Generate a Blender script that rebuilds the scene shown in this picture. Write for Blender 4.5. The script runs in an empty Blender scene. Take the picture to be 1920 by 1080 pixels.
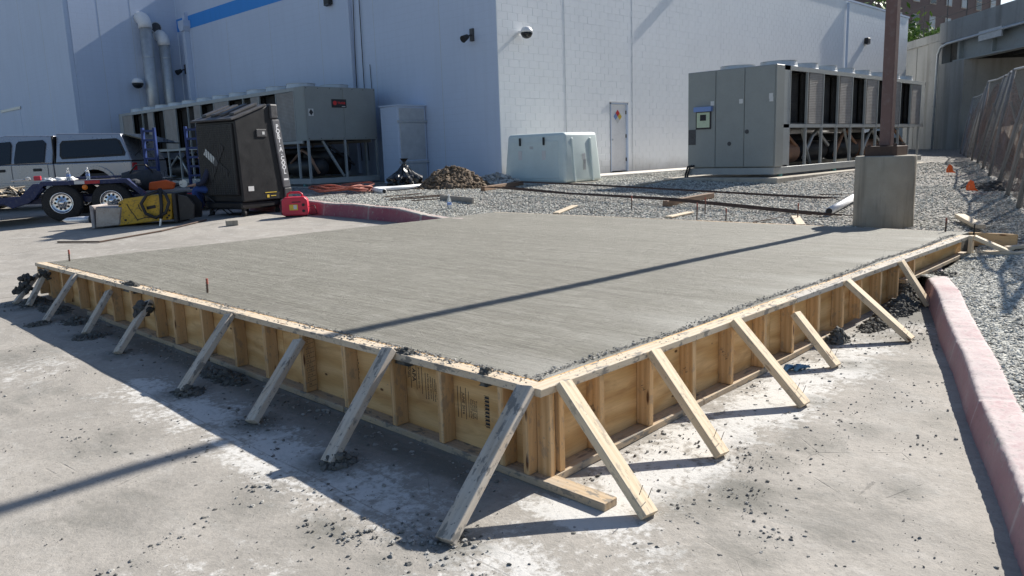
import bpy, bmesh, math, random
import numpy as np
from mathutils import Matrix, Vector
rng = np.random.default_rng(7)
random.seed(7)
scene = bpy.context.scene
C = scene.collection

# ------------------------------------------------------------------ camera
CAM = Vector((-2.502, -2.282, 1.55))
RIGHT = Vector((0.69423, -0.71897, -0.033595))
FWD = Vector((0.704389, 0.688263, -0.173578))
FWD.normalize(); RIGHT = (RIGHT - FWD * RIGHT.dot(FWD)).normalized()
UP = RIGHT.cross(FWD)
cd = bpy.data.cameras.new('camera')
cam = bpy.data.objects.new('camera', cd); C.objects.link(cam)
cam.matrix_world = Matrix((( RIGHT.x, UP.x, -FWD.x, CAM.x), (RIGHT.y, UP.y, -FWD.y, CAM.y), (RIGHT.z, UP.z, -FWD.z, CAM.z), (0, 0, 0, 1)))
cd.sensor_width = 36; cd.lens = 36 * 1457 / 1920
cd.clip_start = 0.05; cd.clip_end = 3000
scene.camera = cam

# ------------------------------------------------------------------ sky, sun, exposure
SUN_EL = math.atan(0.70); SUN_AZ = 0.046          # light travels towards -X and slightly +Y
w = bpy.data.worlds.new('World'); scene.world = w; w.use_nodes = True
nt = w.node_tree; bg = nt.nodes['Background']
sky = nt.nodes.new('ShaderNodeTexSky'); sky.sky_type = 'NISHITA'; sky.sun_disc = False
sky.sun_elevation = SUN_EL; sky.sun_rotation = math.pi / 2 + SUN_AZ
sky.air_density = 1.0; sky.dust_density = 0.9; sky.ozone_density = 3.0
nt.links.new(sky.outputs[0], bg.inputs[0]); bg.inputs[1].default_value = 0.072
sd = bpy.data.lights.new('sun', 'SUN'); sd.energy = 5.0; sd.angle = math.radians(0.53); sd.color = (1.0, 0.95, 0.87)
sun = bpy.data.objects.new('sun', sd); C.objects.link(sun)
ldir = Vector((-math.cos(SUN_EL) * math.cos(SUN_AZ), math.cos(SUN_EL) * math.sin(SUN_AZ), -math.sin(SUN_EL)))
sun.rotation_euler = ldir.to_track_quat('-Z', 'Y').to_euler(); sun.location = (30, -5, 30)
scene.view_settings.view_transform = 'Standard'; scene.view_settings.look = 'None'
scene.view_settings.exposure = 0.76; scene.view_settings.gamma = 1
scene.cycles.max_bounces = 6

# ------------------------------------------------------------------ object helpers
def tag(o, label=None, cat=None, group=None, kind=None):
    if label: o['label'] = label
    if cat: o['category'] = cat
    if group: o['group'] = group
    if kind: o['kind'] = kind
    return o
def thing(name, label, cat, loc=(0, 0, 0), rz=0.0, group=None):
    o = bpy.data.objects.new(name, None); C.objects.link(o)
    o.location = loc; o.rotation_euler = (0, 0, rz); o.empty_display_size = .2
    return tag(o, label, cat, group)
def link(name, me, mt, parent=None, M=None):
    o = bpy.data.objects.new(name, me); C.objects.link(o)
    if mt is not None and len(me.materials) == 0: me.materials.append(mt)
    if parent is not None: o.parent = parent
    if M is not None: o.matrix_basis = M
    return o
def frame(p, x, up=(0, 0, 1)):
    """matrix at p whose X axis runs along x and whose Z axis is as near to up as can be"""
    x = Vector(x).normalized(); z = Vector(up); z = (z - x * z.dot(x)).normalized(); y = z.cross(x)
    p = Vector(p)
    return Matrix(((x.x, y.x, z.x, p.x), (x.y, y.y, z.y, p.y), (x.z, y.z, z.z, p.z), (0, 0, 0, 1)))
class MB:
    def __init__(s): s.v = []; s.f = []
    def add(s, vs, fs):
        b = len(s.v); s.v += [tuple(q) for q in vs]; s.f += [tuple(b + i for i in f) for f in fs]; return s
    def box(s, x0, x1, y0, y1, z0, z1):
        return s.add([(x0,y0,z0),(x1,y0,z0),(x1,y1,z0),(x0,y1,z0),(x0,y0,z1),(x1,y0,z1),(x1,y1,z1),(x0,y1,z1)],
                     [(0,3,2,1),(4,5,6,7),(0,1,5,4),(1,2,6,5),(2,3,7,6),(3,0,4,7)])
    def bar(s, p, q, w, h, up=(0, 0, 1)):
        p = Vector(p); q = Vector(q); M = frame(p, q - p, up); L = (q - p).length
        m = MB().box(0, L, -w/2, w/2, -h/2, h/2)
        return s.add([M @ Vector(v) for v in m.v], m.f)
    def cyl(s, p, q, r0, r1=None, n=12, caps=True):
        r1 = r0 if r1 is None else r1; p = Vector(p); q = Vector(q)
        d = (q - p).normalized(); a = d.orthogonal().normalized(); b = d.cross(a)
        vs = []
        for c, r in ((p, r0), (q, r1)):
            for i in range(n):
                t = 2 * math.pi * i / n; vs.append(c + a * (r * math.cos(t)) + b * (r * math.sin(t)))
        fs = [(i, (i + 1) % n, n + (i + 1) % n, n + i) for i in range(n)]
        if caps: fs += [tuple(range(n - 1, -1, -1)), tuple(range(n, 2 * n))]
        return s.add(vs, fs)
    def tube(s, pts, r, n=8):
        pts = [Vector(p) for p in pts]; rs = r if isinstance(r, (list, tuple)) else [r] * len(pts)
        vs = []; a = None
        for i, p in enumerate(pts):
            d = (pts[min(i + 1, len(pts) - 1)] - pts[max(i - 1, 0)]).normalized()
            if a is None: a = d.orthogonal()
            a = (a - d * a.dot(d)).normalized(); b = d.cross(a)
            for k in range(n):
                t = 2 * math.pi * k / n; vs.append(p + a * (rs[i] * math.cos(t)) + b * (rs[i] * math.sin(t)))
        fs = [(i*n+k, i*n+(k+1)%n, (i+1)*n+(k+1)%n, (i+1)*n+k) for i in range(len(pts)-1) for k in range(n)]
        fs += [tuple(range(n-1, -1, -1)), tuple(range((len(pts)-1)*n, len(pts)*n))]
        return s.add(vs, fs)
    def lathe(s, prof, c=(0, 0, 0), axis='z', n=24, caps=(1, 1)):
        vs = []
        for (r, z) in prof:
            for k in range(n):
                t = 2*math.pi*k/n; a, b = r*math.cos(t), r*math.sin(t)
                vs.append({'z': (c[0]+a, c[1]+b, c[2]+z), 'y': (c[0]+a, c[1]+z, c[2]-b), 'x': (c[0]+z, c[1]+a, c[2]+b)}[axis])
        m = len(prof)
        fs = [(i*n+k, i*n+(k+1)%n, (i+1)*n+(k+1)%n, (i+1)*n+k) for i in range(m-1) for k in range(n)]
        if caps[0]: fs.append(tuple(range(n-1, -1, -1)))
        if caps[1]: fs.append(tuple(range((m-1)*n, m*n)))
        return s.add(vs, fs)
    def prism(s, poly, h0, h1, plane='xz'):
        def P(a, b, h): return {'xz': (a, h, b), 'xy': (a, b, h), 'yz': (h, a, b)}[plane]
        n = len(poly); vs = [P(a, b, h0) for a, b in poly] + [P(a, b, h1) for a, b in poly]
        return s.add(vs, [tuple(range(n)), tuple(range(2*n-1, n-1, -1))] + [(i, n+i, n+(i+1)%n, (i+1)%n) for i in range(n)])
    def mesh(s, name, bevel=0, seg=1, smooth=False):
        me = bpy.data.meshes.new(name); bm = bmesh.new()
        vv = [bm.verts.new(v) for v in s.v]
        for f in s.f:
            try: bm.faces.new([vv[i] for i in f])
            except ValueError: pass
        bmesh.ops.recalc_face_normals(bm, faces=bm.faces)
        if bevel:
            es = [e for e in bm.edges if len(e.link_faces) == 2 and e.calc_face_angle(0) > .5]
            bmesh.ops.bevel(bm, geom=es, offset=bevel, segments=seg, affect='EDGES', profile=.5, clamp_overlap=True)
        bm.to_mesh(me); bm.free()
        if smooth: me.polygons.foreach_set('use_smooth', [True] * len(me.polygons))
        return me
    def obj(s, name, mt, parent=None, bevel=0, seg=1, smooth=False, M=None):
        return link(name, s.mesh(name, bevel, seg, smooth), mt, parent, M)
def board(name, p, q, wd, th, mt, parent=None, up=(0, 0, 1), bevel=.003):
    """a sawn timber with its grain along local X, running from p to q; wd across, th along up"""
    p = Vector(p); q = Vector(q); L = (q - p).length
    return MB().box(-L/2, L/2, -wd/2, wd/2, -th/2, th/2).obj(name, mt, parent, bevel=bevel, M=frame((p + q) / 2, q - p, up))
def fast_mesh(name, V, F, mt=None, smooth=False, col=None):
    """numpy triangles to a mesh, col = one colour per vertex"""
    me = bpy.data.meshes.new(name); n = len(F)
    me.vertices.add(len(V)); me.vertices.foreach_set('co', np.asarray(V, np.float32).ravel())
    me.loops.add(n * 3); me.loops.foreach_set('vertex_index', np.asarray(F, np.int32).ravel())
    me.polygons.add(n); me.polygons.foreach_set('loop_start', np.arange(0, 3 * n, 3, dtype=np.int32))
    me.polygons.foreach_set('loop_total', np.full(n, 3, np.int32))
    me.polygons.foreach_set('use_smooth', np.full(n, smooth, bool))
    if col is not None:
        a = me.color_attributes.new('tone', 'FLOAT_COLOR', 'POINT'); a.data.foreach_set('color', np.asarray(col, np.float32).ravel())
    me.update(calc_edges=True); me.validate()
    if mt: me.materials.append(mt)
    return me
def text_part(name, s, size, mt, parent, M, depth=.0006, bold=0.0, spacing=1.0):
    cu = bpy.data.curves.new('txt', 'FONT'); cu.body = s; cu.size = size; cu.extrude = depth; cu.offset = bold; cu.space_character = spacing
    cu.align_x = 'CENTER'; cu.align_y = 'CENTER'; cu.resolution_u = 2
    t = bpy.data.objects.new('txt', cu); C.objects.link(t)
    me = bpy.data.meshes.new_from_object(t.evaluated_get(bpy.context.evaluated_depsgraph_get()))
    bpy.data.objects.remove(t); bpy.data.curves.remove(cu)
    me.materials.clear(); return link(name, me, mt, parent, M)

# ------------------------------------------------------------------ materials
class NT:
    def __init__(s, name):
        s.m = bpy.data.materials.new(name); s.m.use_nodes = True; s.t = s.m.node_tree
        s.b = s.t.nodes['Principled BSDF']; s.tc = s.t.nodes.new('ShaderNodeTexCoord'); s.oi = None
    def n(s, typ, **kw):
        q = s.t.nodes.new(typ)
        for k, v in kw.items(): setattr(q, k, v)
        return q
    def l(s, a, b): s.t.links.new(a, b)
    def val(s, inp, v):
        if hasattr(v, 'is_linked'): s.l(v, inp)
        elif isinstance(v, (tuple, list)) and len(v) == 3 and len(getattr(inp, 'default_value', (0,)*4)) == 4: inp.default_value = (*v, 1)
        else: inp.default_value = v
    def coord(s, scale=(1, 1, 1), rand=0.0, rot=(0, 0, 0), kind='Object'):
        mp = s.n('ShaderNodeMapping'); s.l(s.tc.outputs[kind], mp.inputs[0]); mp.inputs['Scale'].default_value = scale; mp.inputs['Rotation'].default_value = rot
        if rand:
            if s.oi is None: s.oi = s.n('ShaderNodeObjectInfo')
            mu = s.n('ShaderNodeMath', operation='MULTIPLY'); s.l(s.oi.outputs['Random'], mu.inputs[0]); mu.inputs[1].default_value = rand
            cb = s.n('ShaderNodeCombineXYZ'); s.l(mu.outputs[0], cb.inputs[0]); s.l(mu.outputs[0], cb.inputs[1]); s.l(mu.outputs[0], cb.inputs[2])
            s.l(cb.outputs[0], mp.inputs['Location'])
        return mp.outputs[0]
    def rnd(s):
        if s.oi is None: s.oi = s.n('ShaderNodeObjectInfo')
        return s.oi.outputs['Random']
    def noise(s, vec, scale, detail=4, rough=.55, dist=0.0):
        q = s.n('ShaderNodeTexNoise'); s.l(vec, q.inputs['Vector']); q.inputs['Scale'].default_value = scale
        q.inputs['Detail'].default_value = detail; q.inputs['Roughness'].default_value = rough; q.inputs['Distortion'].default_value = dist
        return q.outputs[0]
    def vor(s, vec, scale, feature='F1'):
        q = s.n('ShaderNodeTexVoronoi', feature=feature); s.l(vec, q.inputs['Vector']); q.inputs['Scale'].default_value = scale; return q.outputs['Distance']
    def ramp(s, fac, stops):
        q = s.n('ShaderNodeValToRGB'); s.l(fac, q.inputs[0]); e = q.color_ramp.elements
        while len(e) < len(stops): e.new(.5)
        for el, (p, c) in zip(e, stops):
            el.position = p; el.color = (c, c, c, 1) if isinstance(c, (int, float)) else (*c, 1)
        return q.outputs[0]
    def mix(s, fac, a, b, mode='MIX'):
        q = s.n('ShaderNodeMix', data_type='RGBA', blend_type=mode)
        s.val(q.inputs[0], fac); s.val(q.inputs[6], a); s.val(q.inputs[7], b); return q.outputs[2]
    def math(s, op, a, b=0.0, clamp=False):
        q = s.n('ShaderNodeMath', operation=op, use_clamp=clamp); s.val(q.inputs[0], a); s.val(q.inputs[1], b); return q.outputs[0]
    def attr(s, name, out='Fac'):
        q = s.n('ShaderNodeAttribute', attribute_name=name); return q.outputs[out]
    def bump(s, h, strength=.3, dist=.01, prev=None):
        q = s.n('ShaderNodeBump'); q.inputs['Strength'].default_value = strength; q.inputs['Distance'].default_value = dist
        s.l(h, q.inputs['Height'])
        if prev is not None: s.l(prev, q.inputs['Normal'])
        return q.outputs[0]
    def out(s, color=None, rough=.8, metal=0.0, normal=None, spec=.3, **kw):
        if color is not None: s.val(s.b.inputs['Base Color'], color)
        s.val(s.b.inputs['Roughness'], rough); s.b.inputs['Metallic'].default_value = metal; s.b.inputs['Specular IOR Level'].default_value = spec
        if normal is not None: s.l(normal, s.b.inputs['Normal'])
        for k, v in kw.items(): s.val(s.b.inputs[k], v)
        return s.m
def paint(name, col, rough=.5, var=.12, dirt=(.2, .17, .13), dirtamt=.25, scale=3, metal=0, bump=.05, spec=.4):
    q = NT(name); v = q.coord(rand=20)
    n1 = q.noise(v, scale, 5); n2 = q.noise(v, scale * 7, 3)
    c = q.mix(q.ramp(n1, [(.3, 0.), (.75, 1.)]), tuple(x * (1 - var) for x in col), tuple(min(1, x * (1 + var)) for x in col))
    c = q.mix(q.math('MULTIPLY', q.ramp(n2, [(.52, 0.), (.75, 1.)]), dirtamt), c, dirt)
    return q.out(c, q.math('ADD', q.math('MULTIPLY', n1, .25), rough - .12), metal, q.bump(n2, bump, .01), spec)
def wood_mat(name, light, dark, knots=True, grey=0.0, stain=0.0, tint=.18, greycol=(.36, .345, .32)):
    q = NT(name); v = q.coord((1.0, 9, 9), rand=37)
    vw = q.coord((.55, 6, 6), rand=37)
    rings = q.n('ShaderNodeTexWave', wave_type='BANDS', bands_direction='Y'); q.l(vw, rings.inputs['Vector'])
    rings.inputs['Scale'].default_value = 1.5; rings.inputs['Distortion'].default_value = 7; rings.inputs['Detail'].default_value = 3; rings.inputs['Detail Scale'].default_value = .7
    fib = q.noise(q.coord((3, 90, 90), rand=37), 2, 4, .65)
    c = q.mix(q.ramp(rings.outputs[1], [(.15, 0.), (.95, .75)]), light, dark)
    c = q.mix(q.math('MULTIPLY', q.ramp(fib, [(.3, 1.), (.62, 0.)]), .35), c, tuple(x * .62 for x in dark))
    c = q.mix(q.math('MULTIPLY', q.rnd(), tint), c, tuple(x * .55 for x in dark))
    if knots:
        k = q.vor(q.coord((1.6, 7, 7), rand=37), 1.5)
        c = q.mix(q.ramp(k, [(.06, 1.), (.12, 0.)]), c, (.12, .055, .025))
    if grey:
        g = q.noise(q.coord((2.2, 6, 6), rand=51), 2.2, 5, .6)
        c = q.mix(q.math('MULTIPLY', q.ramp(g, [(.25, 0.), (.6, 1.)]), grey), c, greycol)
    if stain:
        g = q.noise(q.coord((6, 12, 12), rand=91), 1.6, 5, .62)
        c = q.mix(q.math('MULTIPLY', q.ramp(g, [(.56, 0.), (.62, 1.)]), stain), c, (.17, .165, .155))
        g2 = q.noise(q.coord((30, 30, 30), rand=91), 1.6, 3, .6)
        c = q.mix(q.math('MULTIPLY', q.ramp(g2, [(.63, 0.), (.67, 1.)]), stain), c, (.2, .195, .185))
    return q.out(c, .75, 0, q.bump(fib, .12, .004), .25)

PINE = wood_mat('pine_stud', (.74, .50, .27), (.58, .345, .155), stain=.35)
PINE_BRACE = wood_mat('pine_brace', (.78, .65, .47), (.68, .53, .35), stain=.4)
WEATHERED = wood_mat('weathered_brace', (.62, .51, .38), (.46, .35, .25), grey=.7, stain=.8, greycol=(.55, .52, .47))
PLATE = wood_mat('form_top_plate', (.70, .58, .42), (.58, .44, .28), knots=True, grey=.3, stain=.8, greycol=(.62, .59, .54))
LOWPLATE = wood_mat('form_bottom_plate', (.58, .44, .28), (.48, .34, .2), grey=.45, stain=.8)
CEMENTPLATE = wood_mat('cement_smeared_plate', (.52, .44, .33), (.42, .33, .22), grey=.8, stain=1.0, greycol=(.44, .425, .395))
BROWNWOOD = wood_mat('old_brown_timber', (.26, .16, .10), (.15, .09, .055), grey=.15)
GREYWOOD = wood_mat('old_grey_timber', (.30, .27, .23), (.2, .17, .14), grey=.5)
PALEWOOD = wood_mat('pale_stake_timber', (.70, .60, .46), (.60, .48, .34))
def ply():
    q = NT('plywood_sheet'); v = q.coord((.9, 1, 3.2), rand=23)
    wv = q.n('ShaderNodeTexWave', wave_type='BANDS', bands_direction='Z'); q.l(q.coord((.35, .35, 1.0), rand=23), wv.inputs['Vector'])
    wv.inputs['Scale'].default_value = 2.2; wv.inputs['Distortion'].default_value = 9; wv.inputs['Detail'].default_value = 3; wv.inputs['Detail Scale'].default_value = 1.2
    n1 = q.noise(v, 3.0, 5, .6, .8); fib = q.noise(q.coord((4, 4, 70), rand=5), 2, 4)
    c = q.mix(q.ramp(wv.outputs[1], [(.1, 0.), (1., .8)]), (.74, .49, .235), (.58, .33, .125))
    c = q.mix(q.ramp(n1, [(.5, 0.), (.75, .7)]), c, (.40, .20, .075))
    c = q.mix(q.math('MULTIPLY', q.ramp(fib, [(.3, 1.), (.6, 0.)]), .25), c, (.36, .2, .1))
    k = q.vor(q.coord((4, 4, 8), rand=11), 1.1)
    c = q.mix(q.ramp(k, [(.05, 1.), (.09, 0.)]), c, (.14, .07, .03))
    s = q.noise(q.coord((9, 9, 9)), 2.2, 5, .65)
    c = q.mix(q.ramp(s, [(.66, 0.), (.7, .75)]), c, (.2, .19, .17))
    return q.out(c, .7, 0, q.bump(fib, .06, .003), .25)
PLY = ply()
def slab_mat():
    q = NT('broomed_fresh_concrete'); v = q.coord()
    big = q.noise(v, .55, 4, .5); st = q.noise(q.coord((20, .5, 1)), 3.0, 6, .72, 0.0); st2 = q.noise(q.coord((60, 1.2, 1)), 4.0, 3, .6)
    band = q.noise(q.coord((5, .10, 1)), 1.6, 4, .65); sp = q.noise(v, 48, 4, .72); blo = q.noise(v, 5.5, 6, .7)
    c = q.mix(q.ramp(big, [(.3, 0.), (.7, 1.)]), (.208, .199, .166), (.258, .248, .213))
    c = q.mix(q.ramp(band, [(.42, 0.), (.68, .7)]), c, (.165, .156, .13))
    c = q.mix(q.ramp(st, [(.36, .9), (.52, 0.)]), c, (.125, .117, .092))
    c = q.mix(q.ramp(st2, [(.52, 0.), (.7, .6)]), c, (.40, .39, .352))
    st3 = q.noise(q.coord((75, .9, 1)), 3.0, 4, .7); c = q.mix(q.ramp(st3, [(.36, .75), (.47, 0.)]), c, (.11, .103, .085))
    c = q.mix(q.ramp(sp, [(.63, 0.), (.68, .85)]), c, (.1, .095, .08))
    c = q.mix(q.ramp(blo, [(.38, .3), (.58, 0.)]), c, (.17, .162, .135)); c = q.mix(q.ramp(blo, [(.55, 0.), (.75, .3)]), c, (.36, .35, .31))
    d = q.attr('dry'); c = q.mix(q.math('MULTIPLY', d, .75), c, (.42, .41, .375))
    nb = q.bump(st, .8, .008); nb = q.bump(st3, .9, .006, nb); nb = q.bump(st2, .6, .004, nb); nb = q.bump(sp, .4, .004, nb)
    return q.out(c, .82, 0, nb, .3)
SLAB = slab_mat()
def pavement_mat():
    q = NT('worn_concrete_pavement'); v = q.coord()
    a = q.noise(v, .35, 4, .5); b = q.noise(v, 1.7, 7, .65); f = q.noise(v, 24, 5, .7); g = q.noise(v, 130, 3, .6)
    wis = q.noise(q.coord((1, .6, 1), rot=(0, 0, .45)), 1.3, 9, .68, 1.4); wis2 = q.noise(q.coord((1, .55, 1), rot=(0, 0, .6)), 4.2, 8, .7, 1.1)
    sw = q.noise(q.coord((1.0, .45, 1), rot=(0, 0, .5)), 2.6, 9, .68, 1.0)
    c = q.mix(q.ramp(a, [(.3, 0.), (.7, 1.)]), (.325, .302, .27), (.39, .362, .325))
    c = q.mix(q.ramp(wis, [(.36, .6), (.56, 0.)]), c, (.235, .222, .20))
    c = q.mix(q.ramp(wis2, [(.52, 0.), (.74, .7)]), c, (.49, .468, .435))
    c = q.mix(q.ramp(f, [(.36, .38), (.54, 0.)]), c, (.225, .212, .19))
    c = q.mix(q.ramp(g, [(.6, 0.), (.7, .45)]), c, (.17, .16, .145))
    # cement dust swept out from the formwork
    du = q.attr('dust'); dm = q.math('MULTIPLY', q.ramp(q.math('ADD', q.math('ADD', q.math('MULTIPLY', sw, .7), q.math('ADD', q.math('MULTIPLY', wis2, .6), q.math('MULTIPLY', q.math('SUBTRACT', f, .5), .75))), q.math('MULTIPLY', du, .46)), [(.86, 0.), (1.22, 1.)]), .82)
    c = q.mix(dm, c, (.60, .59, .565))
    # grey slurry stains
    we = q.attr('slurry'); wm = q.ramp(q.math('ADD', q.math('ADD', q.math('MULTIPLY', sw, .6), q.math('MULTIPLY', wis2, .6)), q.math('MULTIPLY', we, .6)), [(.74, 0.), (1.0, 1.)])
    c = q.mix(q.math('MULTIPLY', wm, .9), c, (.155, .15, .132))
    spk = q.noise(v, 52, 4, .72)
    c = q.mix(q.ramp(spk, [(.645, 0.), (.69, .85)]), c, (.12, .115, .105))
    cr = q.vor(q.coord(), 2.6, 'DISTANCE_TO_EDGE'); crn = q.math('ADD', cr, q.math('MULTIPLY', q.math('SUBTRACT', b, .5), .10))
    cm = q.math('MULTIPLY', q.ramp(crn, [(.0, 1.), (.008, 0.)]), q.ramp(wis, [(.54, 0.), (.62, .4)]))
    c = q.mix(cm, c, (.12, .115, .105))
    sep = q.n('ShaderNodeSeparateXYZ'); q.l(v, sep.inputs[0])
    def joint(sock, pos, wd):
        wob = q.math('ADD', sock, q.math('MULTIPLY', q.math('SUBTRACT', b, .5), .03))
        return q.math('LESS_THAN', q.math('ABSOLUTE', q.math('SUBTRACT', wob, pos)), wd)
    j = q.math('MAXIMUM', joint(sep.outputs[1], 8.05, .012), q.math('MAXIMUM', q.math('MULTIPLY', joint(sep.outputs[0], -.62, .004), q.ramp(f, [(.42, .1), (.6, .7)])), joint(sep.outputs[1], 12.3, .01)))
    c = q.mix(q.math('MULTIPLY', j, .75), c, (.085, .08, .072))
    nb = q.bump(f, .35, .010); nb = q.bump(spk, .5, .006, nb); nb = q.bump(q.math('SUBTRACT', 1.0, q.math('MAXIMUM', j, cm)), .6, .01, nb)
    return q.out(c, .88, 0, nb, .25)
PAVE = pavement_mat()
def gravel_base():
    q = NT('crushed_stone_bed'); v = q.coord(); wv = q.n('ShaderNodeTexVoronoi'); q.l(v, wv.inputs['Vector']); wv.inputs['Scale'].default_value = 26
    hs = q.n('ShaderNodeSeparateColor'); q.l(wv.outputs['Color'], hs.inputs[0])
    c = q.ramp(hs.outputs[0], [(0., (.22, .21, .195)), (.45, (.40, .385, .365)), (.8, (.54, .525, .495)), (1., (.70, .69, .66))])
    c = q.mix(q.ramp(wv.outputs['Distance'], [(.28, 0.), (.6, 1.)]), c, (.13, .12, .108))
    big = q.noise(v, .5, 4); c = q.mix(q.ramp(big, [(.45, 0.), (.7, .35)]), c, (.26, .235, .2))
    return q.out(c, .9, 0, q.bump(q.math('SUBTRACT', 1.0, wv.outputs['Distance']), 1.0, .03), .2)
GRAVELBED = gravel_base()
def toned(name, rough=.88, bumpscale=40, mul=1.0):
    q = NT(name); a = q.attr('tone', 'Color'); n = q.noise(q.coord(), bumpscale, 4, .65)
    c = q.mix(q.ramp(n, [(.3, .5), (.7, 0.)]), a, q.mix(.5, a, (.05, .048, .042)))
    return q.out(c, rough, 0, q.bump(n, .5, .004), .25)
STONE = toned('gravel_stone'); CRUMB = toned('concrete_crumb', .92, 60)
def kerb_mat(name='red_painted_kerb', r0=(.36, .21, .225), r1=(.43, .295, .30), wc=(.53, .46, .445)):
    q = NT(name); v = q.coord(); n = q.noise(v, 2.2, 5, .6); f = q.noise(v, 30, 4, .65); sep = q.n('ShaderNodeSeparateXYZ'); q.l(v, sep.inputs[0])
    red = q.mix(q.ramp(n, [(.35, 0.), (.7, 1.)]), r0, r1)
    wear = q.attr('wear')
    m = q.ramp(q.math('ADD', q.math('MULTIPLY', f, .6), q.math('MULTIPLY', q.math('ADD', n, wear), .45)), [(.55, 0.), (.85, 1.)])
    c = q.mix(m, red, wc)
    c = q.mix(q.ramp(f, [(.56, 0.), (.72, .7)]), c, (.22, .17, .16)); ch = q.noise(v, 9, 5, .7); c = q.mix(q.ramp(ch, [(.6, 0.), (.66, .75)]), c, (.40, .375, .34))
    return q.out(c, .85, 0, q.bump(f, .5, .006), .25)
KERB = kerb_mat(); KERBDARK = kerb_mat('dark_red_painted_kerb', (.30, .09, .12), (.36, .15, .17), (.45, .425, .38))
def conc_mat(name, c0, c1, streak=0.3, scale=2.0, dark=(.12, .11, .095)):
    q = NT(name); v = q.coord(); n = q.noise(v, scale, 6, .6); f = q.noise(v, scale * 12, 4, .65); s = q.noise(q.coord((3, 3, .25)), scale, 4, .6)
    c = q.mix(q.ramp(n, [(.3, 0.), (.7, 1.)]), c0, c1)
    c = q.mix(q.math('MULTIPLY', q.ramp(s, [(.5, 0.), (.68, 1.)]), streak), c, dark)
    c = q.mix(q.ramp(f, [(.62, 0.), (.75, .5)]), c, dark)
    return q.out(c, .88, 0, q.bump(f, .4, .008), .25)
PEDESTAL = conc_mat('weathered_concrete', (.30, .275, .225), (.385, .355, .30), .5, 3)
PADCON = conc_mat('pad_concrete', (.40, .36, .30), (.47, .43, .365), .3)
BRIDGECON = conc_mat('bridge_concrete', (.25, .252, .243), (.34, .338, .32), .45, .5)
PALECON = conc_mat('pale_walk_concrete', (.60, .57, .52), (.66, .63, .57), .1)
def wall_paint(name, col, jx=None, streak=.12, courses=False, base=False):
    q = NT(name); v = q.n('ShaderNodeNewGeometry').outputs['Position']; n = q.noise(v, .7, 5, .55); f = q.noise(v, 9, 5, .65); mp_ = q.n('ShaderNodeMapping'); q.l(v, mp_.inputs[0]); mp_.inputs['Scale'].default_value = (2.5, 2.5, .12); s = q.noise(mp_.outputs[0], 1.6, 4, .6)
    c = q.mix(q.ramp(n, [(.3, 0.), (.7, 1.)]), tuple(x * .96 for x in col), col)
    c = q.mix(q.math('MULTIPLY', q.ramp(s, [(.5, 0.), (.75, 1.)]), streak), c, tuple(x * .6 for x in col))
    pat = q.noise(v, .33, 3, .5); c = q.mix(q.ramp(pat, [(.5, 0.), (.56, .10)]), c, tuple(min(1, x * 1.12) for x in col))
    spots = q.noise(v, 14, 4, .7); c = q.mix(q.ramp(spots, [(.66, 0.), (.74, .22)]), c, (.25, .24, .22))
    nb = q.bump(f, .25, .004); sep = q.n('ShaderNodeSeparateXYZ'); q.l(v, sep.inputs[0])
    if base:
        zz = q.math('ADD', sep.outputs[2], q.math('MULTIPLY', q.math('SUBTRACT', n, .5), .9))
        c = q.mix(q.ramp(q.math('MULTIPLY', zz, .5), [(.42, .38), (.62, 0.)]), c, (.42, .38, .32))
    if courses:
        cb = q.n('ShaderNodeCombineXYZ'); q.l(q.math('ADD', sep.outputs[0], sep.outputs[1]), cb.inputs[0]); q.l(sep.outputs[2], cb.inputs[1])
        bt = q.n('ShaderNodeTexBrick'); q.l(cb.outputs[0], bt.inputs['Vector']); bt.inputs['Scale'].default_value = 1.0
        bt.inputs['Brick Width'].default_value = .406; bt.inputs['Row Height'].default_value = .203; bt.inputs['Mortar Size'].default_value = .006
        c = q.mix(q.math('MULTIPLY', bt.outputs['Fac'], q.ramp(pat, [(.4, .05), (.6, .28)])), c, tuple(x * .72 for x in col))
        nb = q.bump(q.math('SUBTRACT', 1.0, bt.outputs['Fac']), .35, .004, nb)
    return q.out(c, .7, 0, nb, .3)
BLOCKPAINT = wall_paint('white_painted_block', (.84, .86, .87), streak=.08, base=True)
RENDER = wall_paint('blue_tinted_panel', (.52, .60, .735), courses=True)  # panel colour tinted blue and darker than the block paint
BLUEBAND = wall_paint('blue_painted_band', (.05, .27, .70), streak=.2)
CHILLER = paint('chiller_grey_paint', (.27, .287, .277), .5, .06, dirtamt=.15)
CHILLER_L = paint('chiller_pale_trim', (.33, .35, .35), .45, .08, dirtamt=.2)
GALV = paint('galvanised_steel', (.50, .52, .53), .42, .12, scale=5, metal=.5, dirtamt=.15)
COIL = None
def coil_mat(name, c0, c1, freq=160, vertical=True):
    q = NT(name); v = q.coord((freq, freq, freq)); sep = q.n('ShaderNodeSeparateXYZ'); q.l(v, sep.inputs[0])
    w_ = q.math('SINE', sep.outputs[2]); n = q.noise(q.coord(), 3, 5, .65)
    c = q.mix(q.ramp(n, [(.35, 0.), (.7, 1.)]), c0, c1)
    c = q.mix(q.math('MULTIPLY', q.ramp(w_, [(.2, 0.), (.8, 1.)]), .4), c, tuple(x * .4 for x in c0))
    return q.out(c, .8, .0, q.bump(w_, .5, .004), .2)
COIL = coil_mat('condenser_coil_fins', (.31, .285, .26), (.41, .38, .35))
SHADECOIL = coil_mat('coil_with_painted_shade', (.028, .027, .026), (.06, .056, .052))  # coil darkened: the shade inside the deep bays is put into its colour
BLACKPL = paint('black_moulded_plastic', (.012, .012, .014), .45, .2, dirt=(.06, .058, .056), dirtamt=.15, scale=5)
GREYPL = paint('scuffed_dark_plastic', (.055, .055, .06), .5, .25, dirt=(.25, .25, .25), dirtamt=.3, scale=9)
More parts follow.
